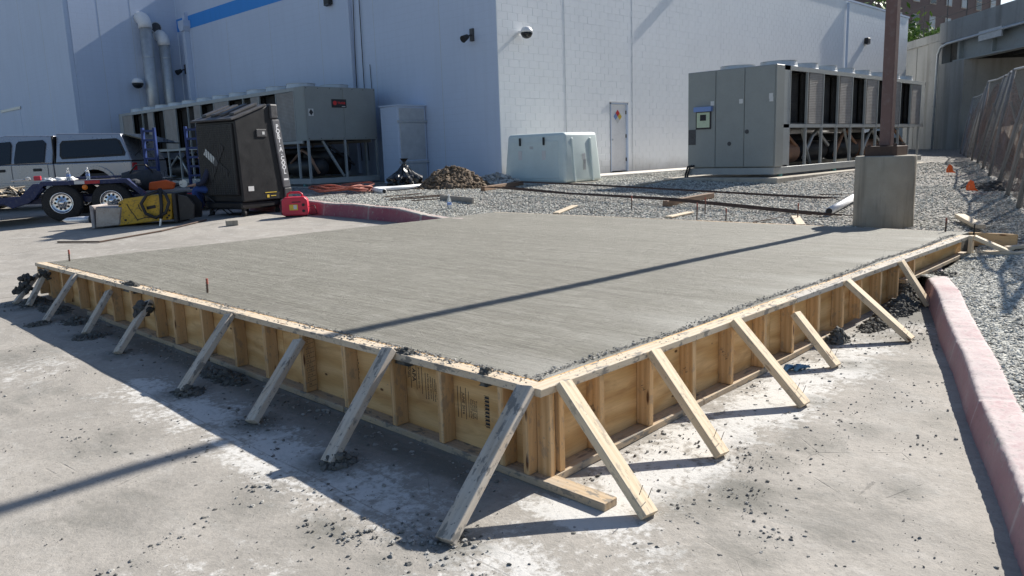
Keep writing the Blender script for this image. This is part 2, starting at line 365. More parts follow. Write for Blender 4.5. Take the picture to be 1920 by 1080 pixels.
BLACKM = paint('black_iron', (.02, .02, .022), .5, .3, dirt=(.08, .07, .06))
RUBBER = paint('tyre_rubber', (.024, .024, .025), .8, .2, dirt=(.14, .125, .11), dirtamt=.35, scale=6)
CHROME = paint('polished_aluminium', (.78, .78, .80), .22, .05, metal=1.0, dirtamt=.1)
SILVER = paint('silver_car_paint', (.34, .35, .38), .28, .04, metal=.55, dirtamt=.05, bump=0, spec=.6)
NAVY = paint('navy_trailer_paint', (.012, .022, .085), .4, .15, dirt=(.2, .19, .18), dirtamt=.25)
RAMPBLUE = paint('blue_ramp_paint', (.012, .035, .15), .45, .2, dirtamt=.2)
YELLOW = paint('yellow_machine_paint', (.60, .36, .035), .5, .15, dirt=(.09, .07, .05), dirtamt=.8, scale=4)
STEEL = paint('worn_bare_steel', (.36, .33, .31), .45, .25, dirt=(.2, .1, .06), dirtamt=.5, metal=.6, scale=5)
BRIGHTSTEEL = paint('bright_chisel_steel', (.75, .75, .76), .35, .08, metal=.6)
RUST = paint('rusty_steel', (.095, .06, .045), .8, .35, dirt=(.07, .04, .03), dirtamt=.5, scale=9)
RUSTPOLE = paint('brown_painted_steel', (.155, .095, .085), .6, .12, dirt=(.3, .28, .27), dirtamt=.2, scale=2.5)
RED = paint('red_generator_shell', (.56, .035, .065), .38, .1, dirtamt=.1)
RUBRED = paint('red_air_hose', (.42, .13, .09), .6, .2, dirtamt=.3)
WHITEPL = paint('white_plastic', (.78, .78, .78), .4, .05, dirtamt=.12)
PVC = paint('white_pvc', (.74, .75, .77), .4, .06, dirtamt=.15)
FIBRE = paint('pale_green_fibreglass', (.58, .66, .645), .45, .04, dirtamt=.08)
BAG = paint('black_polythene', (.015, .015, .016), .22, .2, dirtamt=.05, spec=.6)
ORANGE = paint('orange_plastic', (.85, .13, .02), .5, .1, dirtamt=.05)
JEANS = paint('blue_denim', (.035, .075, .25), .85, .2, dirtamt=.2, scale=8)
SHIRT = paint('navy_shirt', (.03, .035, .07), .85, .2, dirtamt=.1)
SKIN = paint('skin', (.42, .24, .17), .55, .08, dirtamt=.05)
HAIR = paint('dark_hair', (.03, .02, .015), .6, .2)
GLOVE = paint('blue_work_glove', (.12, .25, .38), .8, .2, dirtamt=.4, scale=20)
DIRT = conc_mat('brown_soil', (.13, .095, .065), (.215, .165, .12), .2, 9, (.06, .045, .03))
INK = paint('black_ink', (.03, .03, .035), .8, .1, dirtamt=0)
WHITEINK = paint('white_lettering', (.80, .80, .80), .6, .05, dirtamt=0)
LABELWHITE = paint('white_sticker', (.62, .62, .61), .5, .05, dirtamt=.1)
REDREFL = paint('red_reflector', (.45, .02, .03), .3, .1)
AMBER = paint('amber_lens', (.75, .2, .02), .25, .1)
YELLOWSIGN = paint('yellow_sticker', (.7, .5, .06), .5, .1)
SIGNDARK = paint('dark_sign_plate', (.03, .025, .028), .4, .1)
SIGNRED = paint('sign_red', (.62, .03, .03), .4, .05)
SHADEBLUE = paint('blue_visor', (.18, .28, .55), .4, .05)
SCREENG = paint('pale_green_panel', (.50, .58, .42), .5, .05)
CARD = paint('brown_cardboard', (.40, .22, .11), .8, .2, scale=6)
BRICKBROWN = wall_paint('brown_brick', (.135, .10, .095), streak=.2)
BRIDGESTEEL = paint('bridge_girder_paint', (.30, .33, .33), .55, .1, dirtamt=.3, scale=.6)
DARKSTEEL = paint('dark_underdeck_steel', (.07, .07, .068), .7, .1, scale=.6)
LIMESTONE = wall_paint('pale_stone_band', (.40, .37, .33))
def glassy(name, col, rough=.08):
    q = NT(name); n = q.noise(q.coord(), 3, 3); return q.out(q.mix(n, tuple(x * .8 for x in col), col), rough, 0, None, .5)
GLASS = glassy('tinted_glass', (.012, .014, .017)); PALEGLASS = glassy('far_window_glass', (.30, .33, .36), .15)
def clear_mat():
    q = NT('clear_bottle_plastic'); n = q.noise(q.coord(), 30, 2)
    return q.out((.85, .9, .93), q.math('MULTIPLY', n, .25), 0, None, .5, **{'Transmission Weight': .85, 'IOR': 1.25})
CLEAR = clear_mat()
def netting():
    q = NT('brown_debris_netting'); v = q.coord((1, 1, 1)); n = q.noise(v, 1.4, 5, .6); h = q.noise(q.coord((3, 3, 60)), 3, 3)
    c = q.mix(q.ramp(n, [(.35, 0.), (.7, 1.)]), (.15, .085, .055), (.27, .165, .115))
    a = q.ramp(q.math('ADD', q.math('MULTIPLY', h, .8), q.math('MULTIPLY', n, .5)), [(.5, .35), (.7, .92)])
    return q.out(c, .9, 0, None, .1, Alpha=a)
NET = netting()
def leaf_mat(name, c0, c1):
    q = NT(name); a = q.attr('tone', 'Color'); c = q.mix(a, c0, c1)
    return q.out(c, .6, 0, None, .3, **{'Transmission Weight': 0.0, 'Subsurface Weight': 0.0})
LEAF = leaf_mat('broad_leaf', (.045, .10, .018), (.17, .27, .05))
BARK = conc_mat('tree_bark', (.10, .075, .055), (.16, .125, .09), .3, 4)

# ------------------------------------------------------------------ ground heights
def zp(x, y):
    x = np.asarray(x, float); y = np.asarray(y, float)
    return .02 * x + .011 * y + np.minimum(.15, .0024 * np.maximum(0, x) * np.maximum(0, y))
SX1, SY1, ZS = 7.36, 7.70, .474                    # far edges of the slab and its top
def kerb_y(x): return -1.736 + (np.asarray(x, float) - .696) * .3675
def zg(x, y):
    x = np.asarray(x, float); y = np.asarray(y, float)
    pl = .176 + .0223 * np.minimum(x, 30) + .0288 * np.clip(y, -4, 12.5)
    pl = np.minimum(pl, .72 + .004 * np.maximum(0, x - 14))
    dx = np.maximum(np.maximum(-x, x - SX1), 0); dy = np.maximum(np.maximum(-y, y - SY1), 0)
    cap = .445 + .1 * np.hypot(dx, dy)
    bumps = .012 * np.sin(x * 2.1 + y * .7) * np.sin(y * 1.7 - x * .4) + .008 * np.sin(5.1 * x) * np.sin(4.3 * y + 1)
    dip = .10 * np.exp(-((x - 6.1) / .9) ** 2 - ((y + .15) / .45) ** 2)
    return np.minimum(pl, cap) + bumps - dip
def grid(name, xs, ys, zf, mt, attrs=None, yf=None):
    X, Y = np.meshgrid(xs, ys, indexing='ij')
    if yf is not None: Y = yf(X, Y)
    Z = zf(X, Y); V = np.stack([X, Y, Z], -1).reshape(-1, 3); nx, ny = len(xs), len(ys)
    i, j = np.meshgrid(np.arange(nx - 1), np.arange(ny - 1), indexing='ij'); a = (i * ny + j).ravel(); b = a + ny
    F = np.concatenate([np.stack([a, b, b + 1], -1), np.stack([a, b + 1, a + 1], -1)])
    me = fast_mesh(name, V, F, mt, True)
    if attrs:
        for k, fn in attrs.items():
            at = me.attributes.new(k, 'FLOAT', 'POINT'); at.data.foreach_set('value', np.asarray(fn(X, Y), np.float32).ravel())
    return link(name, me, mt)
def lines(*segs):
    out = []
    for a, b, st in segs: out += list(np.arange(a, b - 1e-6, st))
    return np.array(out + [segs[-1][1]])
BR_L = [((-.02,.08,.46),(-.62,-.015)), ((-.02,1.11,.48),(-.491,1.04)), ((-.02,2.05,.39),(-.452,1.911)), ((-.02,2.98,.44),(-.474,2.835)),
        ((-.02,4.44,.38),(-.376,4.27)), ((-.02,5.38,.37),(-.307,5.24)), ((-.02,6.32,.44),(-.381,6.144)), ((-.02,7.28,.41),(-.25,7.2)), ((-.02,7.66,.33),(-.30,7.5))]
BR_R = [((.14,-.02,.46),(.078,-.53)), ((.88,-.02,.455),(.825,-.455)), ((1.76,-.02,.465),(1.747,-.47)), ((2.61,-.02,.36),(2.58,-.32)), ((3.52,-.02,.455),(3.529,-.49)), ((4.72,-.02,.455),(4.756,-.25))]
def gauss(X, Y, cx, cy, r): return np.exp(-((X - cx) ** 2 + (Y - cy) ** 2) / (2 * r * r))
def dust(X, Y):
    d = .95 * np.exp(-((Y + .28) / .34) ** 2) * (X > -.2) * (X < 4.2) * (1 - .15 * np.maximum(0, X - 1.5))
    d = np.maximum(d, .72 * np.exp(-((X + .58) / .3) ** 2) * (Y > -.9) * (Y < 3.4))
    d = np.maximum(d, .55 * gauss(X, Y, -.5, -.75, .4)); d = np.maximum(d, .5 * gauss(X, Y, -1.6, .2, .55)); d = np.maximum(d, .35 * gauss(X, Y, -1.2, 4.5, .8))
    d = np.maximum(d, .12 * ((Y > 8.0) & (Y < 14)))
    return d
def slurry(X, Y):
    s = np.zeros_like(X)
    for (h, ft) in BR_L: s = np.maximum(s, .75 * gauss(X, Y, ft[0] + .02, ft[1], .15))
    for (h, ft) in BR_R: s = np.maximum(s, .5 * gauss(X, Y, ft[0] + .12, ft[1] - .02, .12))
    s = np.maximum(s, .7 * np.exp(-((X + .1) / .16) ** 2) * (Y > .3) * (Y < 7.5))
    for cx, cy, r, k in [(.35,-.62,.2,.5),(1.25,-.62,.22,.5),(2.9,-.6,.25,.45),(.7,-1.05,.25,.4),(1.9,-1.1,.2,.4),(-.2,-1.1,.3,.4),(-1.4,1.4,.3,.4),(-1.1,2.3,.25,.4),(.55,-.72,.16,.6),(.95,-.62,.14,.55),(.1,-.95,.2,.5),(1.6,-.85,.12,.45),(2.2,-.75,.2,.4),(.45,-1.2,.14,.45),(1.0,-1.25,.1,.4),(3.6,-.35,.3,.6),(4.4,-.25,.3,.75),(4.9,-.1,.3,.9),(-.85,.45,.2,.5),(-1.0,.95,.2,.4),(-.72,.1,.2,.5),(-.9,5.0,.35,.45),(-1.3,3.6,.4,.4)]:
        s = np.maximum(s, k * gauss(X, Y, cx, cy, r))
    return s
xs = lines((-45,-6,1.5),(-6,-2.6,.2),(-2.6,5.4,.055),(5.4,6.3,.15)); ys = lines((-45,-6,1.5),(-6,-2.6,.2),(-2.6,2.5,.055),(2.5,8.2,.11),(8.2,24,.4),(24,70,2))
pave = grid('pavement', xs, ys, lambda X, Y: zp(X, Y) + .004 * np.sin(3.1 * X + 1.3 * Y) * np.sin(2.3 * Y - X) + .002 * np.sin(9 * X) * np.sin(8 * Y + X), PAVE, {'dust': dust, 'slurry': slurry})
tag(pave, 'worn dusty concrete pavement in front of the form', kind='structure')

# gravel beds: right of the kerb, behind the slab, beside the left kerb
def g_edge(X):                                     # where the gravel starts on the right-hand side
    return np.minimum(np.where(X < 5.3, kerb_y(X) - .19, -.0), -.0)
tt = lines((0,3,.12),(3,12,.6),(12,60,4))
ga = grid('gravel_bed_right', lines((-8,-1,.5),(-1,7.36,.12)), tt, zg, GRAVELBED, yf=lambda X, Y: g_edge(X) - Y)
gb = grid('gravel_bed_back', lines((7.36,16,.15),(16,34,.6),(34,140,5)), lines((-60,-6,4),(-6,14,.2),(14,40,1)), zg, GRAVELBED)
gc = grid('gravel_bed_left', lines((6.24,7.36,.14)), lines((7.62,14,.15),(14,40,1)), zg, GRAVELBED)
for g in (ga, gb, gc): tag(g, 'grey crushed stone bed', kind='structure')
# a huge base sheet reaches the horizon
bs = grid('ground', lines((-1500,1500,250)), lines((-1500,1500,250)), lambda X, Y: -.9 + 0 * X, GRAVELBED); tag(bs, 'ground to the horizon', kind='structure')

# ------------------------------------------------------------------ kerbs
def kerb(name, pts, label, KERB=KERB):
    """pts: (x, y, nx, ny) face base points with the unit normal pointing to the gravel side"""
    V = []; F = []; wear = []
    prof = [(0, -.25, 0), (.0, 0, 0), (.012, .35, .0), (.026, .72, .0), (.032, .88, .15), (.038, .95, .6), (.05, .99, .8), (.062, 1.0, .6), (.12, 1.004, .5), (.185, 1.0, .5), (.2, .985, .6), (.206, .95, .6), (.21, -.25, .6)]
    for x, y, nx, ny in pts:
        b = float(zp(x, y)); t = float(zg(x + nx * .25, y + ny * .25)) + .02; h = t - b
        for o, f, wv in prof:
            jo = -.008 if min(abs((x + y) % 1.52 - .7), 9) < .02 else 0.; e_ = rng.normal(0, .0016, 2); V.append((x + nx * (o + e_[0]), y + ny * (o + e_[0]), b + (f * h if f >= 0 else f) + e_[1] + jo * (f > .9))); wear.append(wv + (.5 if jo else 0))
    m = len(prof); n = len(pts)
    for i in range(n - 1):
        for k in range(m - 1):
            a = i * m + k; F += [(a, a + m, a + m + 1), (a, a + m + 1, a + 1)]
    me = fast_mesh(name, V, F, KERB, True); at = me.attributes.new('wear', 'FLOAT', 'POINT'); at.data.foreach_set('value', np.array(wear, np.float32))
    o = link(name, me, KERB); tag(o, label, kind='structure'); return o
c_, s_ = .9386, .345
kerb('kerb_right', [(x, float(kerb_y(x)) + .004 * math.sin(4 * x), s_, -c_) for x in lines((-9,-1,.5),(-1,6.4,.025))], 'faded red painted concrete kerb beside the right gravel bed')
kerb('kerb_left', [(6.09 + .004 * math.sin(3 * y), y, 1, 0) for y in lines((5.5,20,.04))], 'red painted kerb running behind the slab to the generator', KERBDARK)

# ------------------------------------------------------------------ scatter: gravel stones and concrete crumbs
def ico(sub=0):
    bm = bmesh.new(); bmesh.ops.create_icosphere(bm, subdivisions=sub + 1, radius=1)
    bm.verts.ensure_lookup_table(); V = np.array([v.co[:] for v in bm.verts]); F = np.array([[v.index for v in f.verts] for f in bm.faces]); bm.free(); return V, F
IV, IF = ico(0); IV1, IF1 = ico(1)
def scatter(name, P, S, tones, mt, flat=.65, rough=.28, base=(None, None), yaw_only=False):
    """P n×3 centres, S n radii, tones n×3 colours: angular little stones in one mesh"""
    bv, bf = (IV, IF) if base[0] is None else base
    n = len(P); k = len(bv); jit = 1 + rough * rng.standard_normal((24, k)).clip(-1.6, 1.6)
    var = bv[None] * jit[..., None] * (1 + .25 * rng.standard_normal((24, 1, 3)).clip(-1.5, 1.5))
    sel = var[rng.integers(0, 24, n)]
    a = rng.uniform(0, 2 * np.pi, n); tl = rng.normal(0, .35, n)
    ca, sa, ct, s2 = np.cos(a), np.sin(a), np.cos(tl), np.sin(tl)
    x, y, z = sel[..., 0], sel[..., 1], sel[..., 2] * flat
    y, z = y * ct[:, None] - z * s2[:, None], y * s2[:, None] + z * ct[:, None]
    x, y = x * ca[:, None] - y * sa[:, None], x * sa[:, None] + y * ca[:, None]
    V = (np.stack([x, y, z], -1) * S[:, None, None] + P[:, None, :]).reshape(-1, 3)
    F = (bf[None] + (np.arange(n) * k)[:, None, None]).reshape(-1, 3)
    col = np.repeat(np.concatenate([tones, np.ones((n, 1))], 1), k, 0)
    return link(name, fast_mesh(name, V, F, mt, False, col), mt)
def stone_tones(n):
    g = rng.choice([.3, .4, .48, .54, .6, .68, .76], n, p=[.08, .14, .2, .22, .18, .12, .06]) * rng.uniform(.85, 1.15, n)
    wm = rng.uniform(.9, 1.02, n); return np.stack([g, g * (.965 + .015 * wm), g * (.82 + .06 * wm)], -1)
pts = []
def fill(n, f):                                     # f: draws n points
    p = f(n); pts.append(p)
n_ = 30000; x = rng.uniform(1.2, 7.4, n_); t = rng.exponential(1.1, n_); y = g_edge(x) - t - .01
pts.append(np.stack([x, y], -1))
n_ = 9000; x = rng.uniform(7.36, 12, n_); y = rng.uniform(-3.2, 0.2, n_); pts.append(np.stack([x, y], -1))
n_ = 36000; x = 7.37 + rng.uniform(0, 1, n_) ** 1.25 * 7.2; y = rng.uniform(-.2, 12.4, n_); pts.append(np.stack([x, y], -1))
n_ = 7000; x = rng.uniform(6.31, 7.4, n_); y = rng.uniform(7.75, 14.5, n_); pts.append(np.stack([x, y], -1))
n_ = 7000; x = rng.uniform(12.5, 22, n_); y = rng.uniform(7.5, 11.4, n_); pts.append(np.stack([x, y], -1))
n_ = 5000; x = rng.uniform(14, 24, n_); y = rng.uniform(.5, 5.4, n_); pts.append(np.stack([x, y], -1))
P2 = np.concatenate(pts); S = rng.uniform(.008, .017, len(P2)) * (1 + .03 * np.hypot(P2[:, 0], P2[:, 1]))
P3 = np.stack([P2[:, 0], P2[:, 1], zg(P2[:, 0], P2[:, 1]) + S * .25], -1)
keep = ~((P2[:, 0] < SX1 + .02) & (P2[:, 1] > -.0) & (P2[:, 1] < SY1 + .05))
gs = scatter('gravel', P3[keep], S[keep], stone_tones(keep.sum()), STONE, flat=.5); tag(gs, 'loose grey crushed gravel stones', 'gravel', kind='stuff')

def crumb_tones(n, dark=0.5):
    g = np.where(rng.uniform(0, 1, n) < dark, rng.uniform(.13, .22, n), rng.uniform(.24, .42, n)); return np.stack([g, g * .975, g * .91], -1)
cp = []; cs = []
def cloud(cx, cy, sx, sy, n, s0, s1):
    cp.append(np.stack([rng.normal(cx, sx, n), rng.normal(cy, sy, n)], -1)); cs.append(s0 + (s1 - s0) * rng.uniform(0, 1, n) ** 3)
n = 4200; cp.append(np.stack([rng.uniform(-2.4, 4.5, n), rng.uniform(-2.2, 5, n)], -1)); cs.append(.0024 + .009 * rng.uniform(0, 1, n) ** 5)
n = 900; cp.append(np.stack([-.03 - rng.exponential(.12, n), rng.uniform(.15, 7.6, n)], -1)); cs.append(.004 + .016 * rng.uniform(0, 1, n) ** 3)
n = 800; cp.append(np.stack([rng.uniform(.2, 4.9, n), -.04 - rng.exponential(.16, n)], -1)); cs.append(.003 + .013 * rng.uniform(0, 1, n) ** 3)
for h, ft in BR_L: cloud(ft[0] + .04, ft[1], .08, .09, 110, .004, .017)
for h, ft in BR_R: cloud(ft[0] + .08, ft[1] + .0, .09, .07, 50, .003, .013)
for cx, cy, sx, sy, n, s1 in [(-.3,-.75,.25,.12,150,.014),(-.72,.05,.16,.2,140,.016),(-.75,.75,.1,.35,120,.015),(-.95,1.6,.12,.4,90,.013),(.52,-.72,.1,.1,80,.012),(.9,-.6,.12,.08,80,.012),
    (.28,-.98,.07,.06,60,.012),(.2,-.62,.05,.04,50,.015),(1.55,-.75,.2,.1,70,.011),(2.4,-.8,.25,.12,70,.012),(3.2,-.7,.3,.1,80,.013),(-1.35,.45,.3,.12,70,.013),(-1.6,-.1,.35,.06,60,.013),
    (4.0,-.45,.3,.1,90,.014),(1.2,-1.15,.25,.15,70,.009),(.75,-1.5,.3,.1,40,.008),(.05,-1.35,.25,.1,60,.011),(-.4,-1.2,.3,.15,50,.012),(-1.2,3.2,.2,.5,70,.014),(-.8,4.6,.15,.6,70,.015),(-1.0,-.35,.3,.1,70,.015)]:
    cloud(cx, cy, sx, sy, n, .003, s1)
def trail(pl, n, sd, s1):
    pl = np.array(pl); t = rng.uniform(0, len(pl) - 1, n) ** 1.0; i = np.minimum(t.astype(int), len(pl) - 2); fr_ = (t - i)[:, None]
    cp.append(pl[i] * (1 - fr_) + pl[i + 1] * fr_ + rng.normal(0, sd, (n, 2))); cs.append(.0025 + (s1 - .0025) * rng.uniform(0, 1, n) ** 3)
trail([(-1.67,.83),(-1.5,.85),(-1.32,.91),(-1.09,.95),(-.77,1.15),(-.49,1.54)], 150, .035, .016)
trail([(-.95,.55),(-.8,.3),(-.62,.1)], 90, .05, .016); trail([(-1.26,2.9),(-1.13,1.9),(-.8,1.6)], 90, .07, .014)
trail([(3.9,-.65),(2.9,-.85),(1.6,-1.2),(1.1,-1.3),(.5,-1.5)], 130, .09, .012); trail([(.15,-.85),(.92,-.76),(1.8,-.7)], 90, .07, .012)
trail([(-2.0,5.2),(-1.3,4.2),(-1.1,3.2)], 70, .12, .016)
PC = np.concatenate(cp); SC = np.concatenate(cs)
k = (PC[:, 0] > -.012) & (PC[:, 1] > -.012) | (PC[:, 1] < kerb_y(PC[:, 0]) + .03); PC, SC = PC[~k], SC[~k]
PZ = np.stack([PC[:, 0], PC[:, 1], zp(PC[:, 0], PC[:, 1]) + SC * .3], -1)
SC *= .66; PZ[:, 2] = zp(PC[:, 0], PC[:, 1]) + SC * .15; bg_ = SC > .0048
tag(scatter('concrete_crumbs', PZ[bg_], SC[bg_], crumb_tones(bg_.sum(), .4), CRUMB, flat=.6, base=(IV1, IF1), rough=.2), 'spilled concrete crumbs and pebbles on the pavement', 'crumbs', kind='stuff')
tag(scatter('concrete_grit', PZ[~bg_], SC[~bg_], crumb_tones((~bg_).sum(), .4), CRUMB, flat=.6, rough=.3), 'fine concrete grit on the pavement', 'grit', kind='stuff')

# ------------------------------------------------------------------ the slab
def dry(X, Y): return np.clip(np.maximum(np.exp(-(Y - .1) / .5) * (.5 + .5 * np.sin(X * 3.1) * np.sin(7 * X)), .35 * (X / 7.4) * (1 - Y / 9)), 0, 1)
sl = grid('concrete_slab', lines((.108, SX1, .07)), lines((.108, SY1, .07)), lambda X, Y: ZS + .0025 * np.sin(1.9 * X + .4) * np.sin(1.1 * Y) + .0012 * np.sin(31 * X + 3 * np.sin(Y)), SLAB, {'dry': dry})
tag(sl, 'freshly poured grey concrete slab with broomed top inside the timber form', 'slab')
MB().box(.108, SX1, .108, SY1, -.1, ZS - .006).obj('slab_body', SLAB, sl)
# ragged lip and crumbs left along the edge of the slab and on the top plates
cp, cs, cz = [], [], []
n = 2600; y = rng.uniform(.1, 7.6, n); x = .1 + np.abs(rng.normal(0, .016, n)); cp.append(np.stack([x, y], -1)); cs.append(.003 + .009 * rng.uniform(0, 1, n) ** 2.5)
n = 3200; x = rng.uniform(.1, 7.0, n); y = .125 + .018 * np.sin(3 * x) + np.abs(rng.normal(0, .03, n)); cp.append(np.stack([x, y], -1)); cs.append(.003 + .009 * rng.uniform(0, 1, n) ** 2.5)
n = 1500; y = rng.uniform(.1, 7.6, n); y = y[np.sin(y * 2.3) + .7 * np.sin(y * 5.7 + 1) > -.3]; x = rng.uniform(.008, .1, len(y)); cp.append(np.stack([x, y], -1)); cs.append(.002 + .008 * rng.uniform(0, 1, len(y)) ** 3)
n = 1900; x = rng.uniform(.2, 6.9, n); x = x[(np.sin(x * 2.9 + .5) + .7 * np.sin(x * 6.3) > -.2) | (x > 2.6)]; y = rng.uniform(.008, .1, len(x)); cp.append(np.stack([x, y], -1)); cs.append(.002 + .007 * rng.uniform(0, 1, len(x)) ** 3)
for cy, n, s in [(1.02,70,.018),(1.17,50,.015),(1.6,60,.014),(.72,30,.016),(.42,16,.015),(2.05,60,.012),(4.55,60,.016),(5.1,40,.016),(5.25,40,.017),(6.9,40,.016),(3.2,40,.012)]:
    cp.append(np.stack([rng.normal(.06, .022, n).clip(.01, .12), rng.normal(cy, .06, n)], -1)); cs.append(rng.uniform(.004, s, n))
PC = np.concatenate(cp); SC = np.concatenate(cs); PZ = np.stack([PC[:, 0], PC[:, 1], .482 + SC * .3], -1); g_ = crumb_tones(len(PC), .28)
SC *= .6; PZ[:, 2] = .480 + SC * .2
tag(scatter('edge_crumbs', PZ, SC, g_, CRUMB, flat=.6, base=(IV, IF)), 'concrete crumbs left along the slab edge on the top plates', 'crumbs', kind='stuff')

# ------------------------------------------------------------------ formwork
LW, TH = .089, .038
def zpf(x, y): return float(zp(x, y))
fl = thing('formwork_wall', 'shaded timber formwork wall of studs and stamped plywood along the left side of the slab', 'formwork')
ups = (0, 0, 1)
for a, b in ((.092, 1.60), (1.602, 4.62), (4.622, 7.74)): board('top_plate', (.0445, a, .461), (.0445, b, .461), LW, TH, PLATE, fl)
for a, b in ((-.35, 1.62), (1.63, 3.42), (3.46, 6.15)):
    board('bottom_plate', (.046, a, zpf(0, a) + .021), (.046, b, zpf(0, b) + .021), LW + .004, TH, LOWPLATE, fl)
STUD_Y = [.13, .29, .74, 1.14, 1.61, 2.08, 2.56, 3.01, 3.52, 4.04, 4.42, 4.93, 5.41, 5.88, 6.35, 6.85, 7.28, 7.7]
for i, Y in enumerate(STUD_Y):
    j = random.uniform(-.004, .004)
    board('stud', (.0455, Y - .019, zpf(0, Y) + .041), (.0455 + j, Y - .019 + j, .4415), TH, LW - .002, PINE, fl, up=(1, 0, 0))
for a, b in ((.018, 2.44), (2.444, 4.88), (4.884, 7.72)):
    MB().box(0, .018, a, b, .02, .476).obj('plywood_sheet', PLY, fl, M=Matrix.Translation((.0895, 0, 0)))
# stamps on the plywood, reading downwards; lettering of the stamp and print lines
def stampM(y, z): return Matrix(((0, 0, -1, .0888), (0, -1, 0, y), (-1, 0, 0, z), (0, 0, 0, 1)))
def stamp(s, y, z, size, bold=0.0): return text_part('stamp_lettering', s, size, INK, fl, stampM(y, z), .0003, bold)
def sline(y, z, L, w=.004): return MB().box(.0882, .0888, y - w / 2, y + w / 2, z - L / 2, z + L / 2).obj('stamp_line', INK, fl)
stamp('APA', 1.035, .345, .042, .0004); sline(1.06, .345, .16, .003); sline(1.012, .34, .15, .003)
stamp('BONDED WITH', .992, .335, .017); sline(.965, .325, .155, .003); sline(.935, .30, .15, .003)
stamp('RATED SHEATHING', .915, .30, .0165); stamp('SIZED FOR SPACING', .893, .296, .014); sline(.875, .29, .13, .003)
stamp('EXPOSURE 1 PS1-09', .858, .288, .0145); stamp('THICKNESS 0.703', .842, .285, .0125)
stamp('PANEL', 1.078, .36, .028)
for yy in (.675, .65, .612): sline(yy, .265, .17, .003)
stamp('JUNE 2016', .632, .262, .026); sline(.59, .265, .14, .002)
for k_, s in enumerate(('PRODUCT OF USA', 'THIS PANEL MEETS', 'EXTERIOR GLUE', 'PS 1-09 CAT 23/32')): stamp(s, .575 - .014 * k_, .245, .0125)
for k_ in range(26):
    h = .0022 + .0022 * ((k_ * 7) % 3); z0 = .335 - k_ * .0066
    MB().box(.0882, .0888, .438, .474 - .004 * ((k_ * 5) % 3), z0, z0 + h).obj('barcode_bar', INK, fl)
stamp('8 FT', 1.40, .34, .016); stamp('APA', 1.385, .26, .03)
for k_ in range(8): sline(1.68 + .006 * (k_ % 2), .37 - k_ * .018, .012, .003)
for k_ in range(8): sline(1.575 - .006 * (k_ % 3), .36 - k_ * .019, .012, .004)
# pencil marks on the measuring stud
for k_, s in enumerate(('2 3', '9', '23', '13', '4 9', '8 2', '1 6', '1 24', '19 4', '2 5', '28')):
    z = .415 - k_ * .031; y = 2.0402
    text_part('pencil_mark', s, .02, INK, fl, Matrix(((1, 0, 0, .03 + .004 * (k_ % 3)), (0, 0, -1, y), (0, 1, 0, z + .008), (0, 0, 0, 1))), .0003, -.0003)
    MB().bar((.018, y, z - .008), (.078, y, z - .002 + .003 * (k_ % 2)), .0014, .0018, up=(0, 1, 0)).obj('pencil_line', INK, fl)
for h, ft in BR_L:
    g0 = zpf(*ft); p = Vector(h); f_ = Vector((ft[0], ft[1], g0 + .012)); d = (f_ - p).normalized()
    first = h[1] < .2
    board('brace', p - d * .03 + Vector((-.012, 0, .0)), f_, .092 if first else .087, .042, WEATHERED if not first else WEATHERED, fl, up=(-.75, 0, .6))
fr = thing('formwork_wall', 'sunlit timber formwork wall with clean pine braces along the right side of the slab', 'formwork')
for a, b, mt_ in ((-.004, 2.66, PLATE), (2.662, 6.98, CEMENTPLATE)): board('top_plate', (a, .0445, .462), (b, .0445, .462), LW, TH, mt_, fr)
for a, b in ((.091, 1.42), (1.425, 2.95), (3.0, 3.35)): board('bottom_plate', (a, .0445, zpf(a, 0) + .021), (b, .0445, zpf(b, 0) + .021), LW + .004, TH, LOWPLATE, fr)
board('bottom_plate', (4.95, .035, .262), (6.9, .035, .292), .07, .036, LOWPLATE, fr)
for X in (.125, .16, .47, .90, 1.34, 1.78, 2.22, 2.64, 3.07, 3.52, 3.88, 4.33, 4.75, 5.18):
    if X == .125: continue
    j = random.uniform(-.004, .004)
    board('stud', (X - .019, .0455, zpf(X, 0) + .041), (X - .019 + j, .0455, .4425), LW - .002, TH, PINE, fr, up=(1, 0, 0))
board('corner_stud', (.072, .047, .03), (.072, .047, .4425), LW - .004, .028, PINE, fr, up=(1, 0, 0))
board('end_post', (6.93, -.022, .27), (6.93, -.022, .485), .085, .04, PALEWOOD, fr, up=(0, 1, 0))
for a, b, z0 in ((.112, 2.44, .02), (2.444, 4.88, .05), (4.884, 7.0, .27)):
    MB().box(a, b, 0, .018, z0, .477).obj('plywood_sheet', PLY, fr, M=Matrix.Translation((0, .0895, 0)))
for X, s in ((.875, '1/4'), (1.30, '3/4'), (1.745, '14 1/4'), (.44, '5/8'), (3.045, '16'), (2.19, '24')):
    text_part('pencil_mark', s, .03, INK, fr, Matrix(((0, 0, -1, X - .0121), (-.5, -.86, 0, .045), (-.86, .5, 0, .27), (0, 0, 0, 1))), .0003, -.0006)
for h, ft in BR_R:
    g0 = zpf(*ft); p = Vector(h); f_ = Vector((ft[0], ft[1], g0 + .014)); d = (f_ - p).normalized()
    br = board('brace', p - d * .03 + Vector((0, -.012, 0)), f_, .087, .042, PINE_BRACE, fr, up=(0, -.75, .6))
    for k_ in range(2):
        q_ = f_ - d * (.05 + .03 * k_) + Vector((.02 - .035 * k_, -.012, .03)); MB().cyl((0, 0, 0), (.01, -.012, .045), .0016, n=5).obj('nail', RUST, br, M=br.matrix_basis.inverted() @ Matrix.Translation(q_))
board('brace', (6.93, -.05, .47), (7.02, -.44, .285), .086, .04, PALEWOOD, fr, up=(0, -.5, .8))
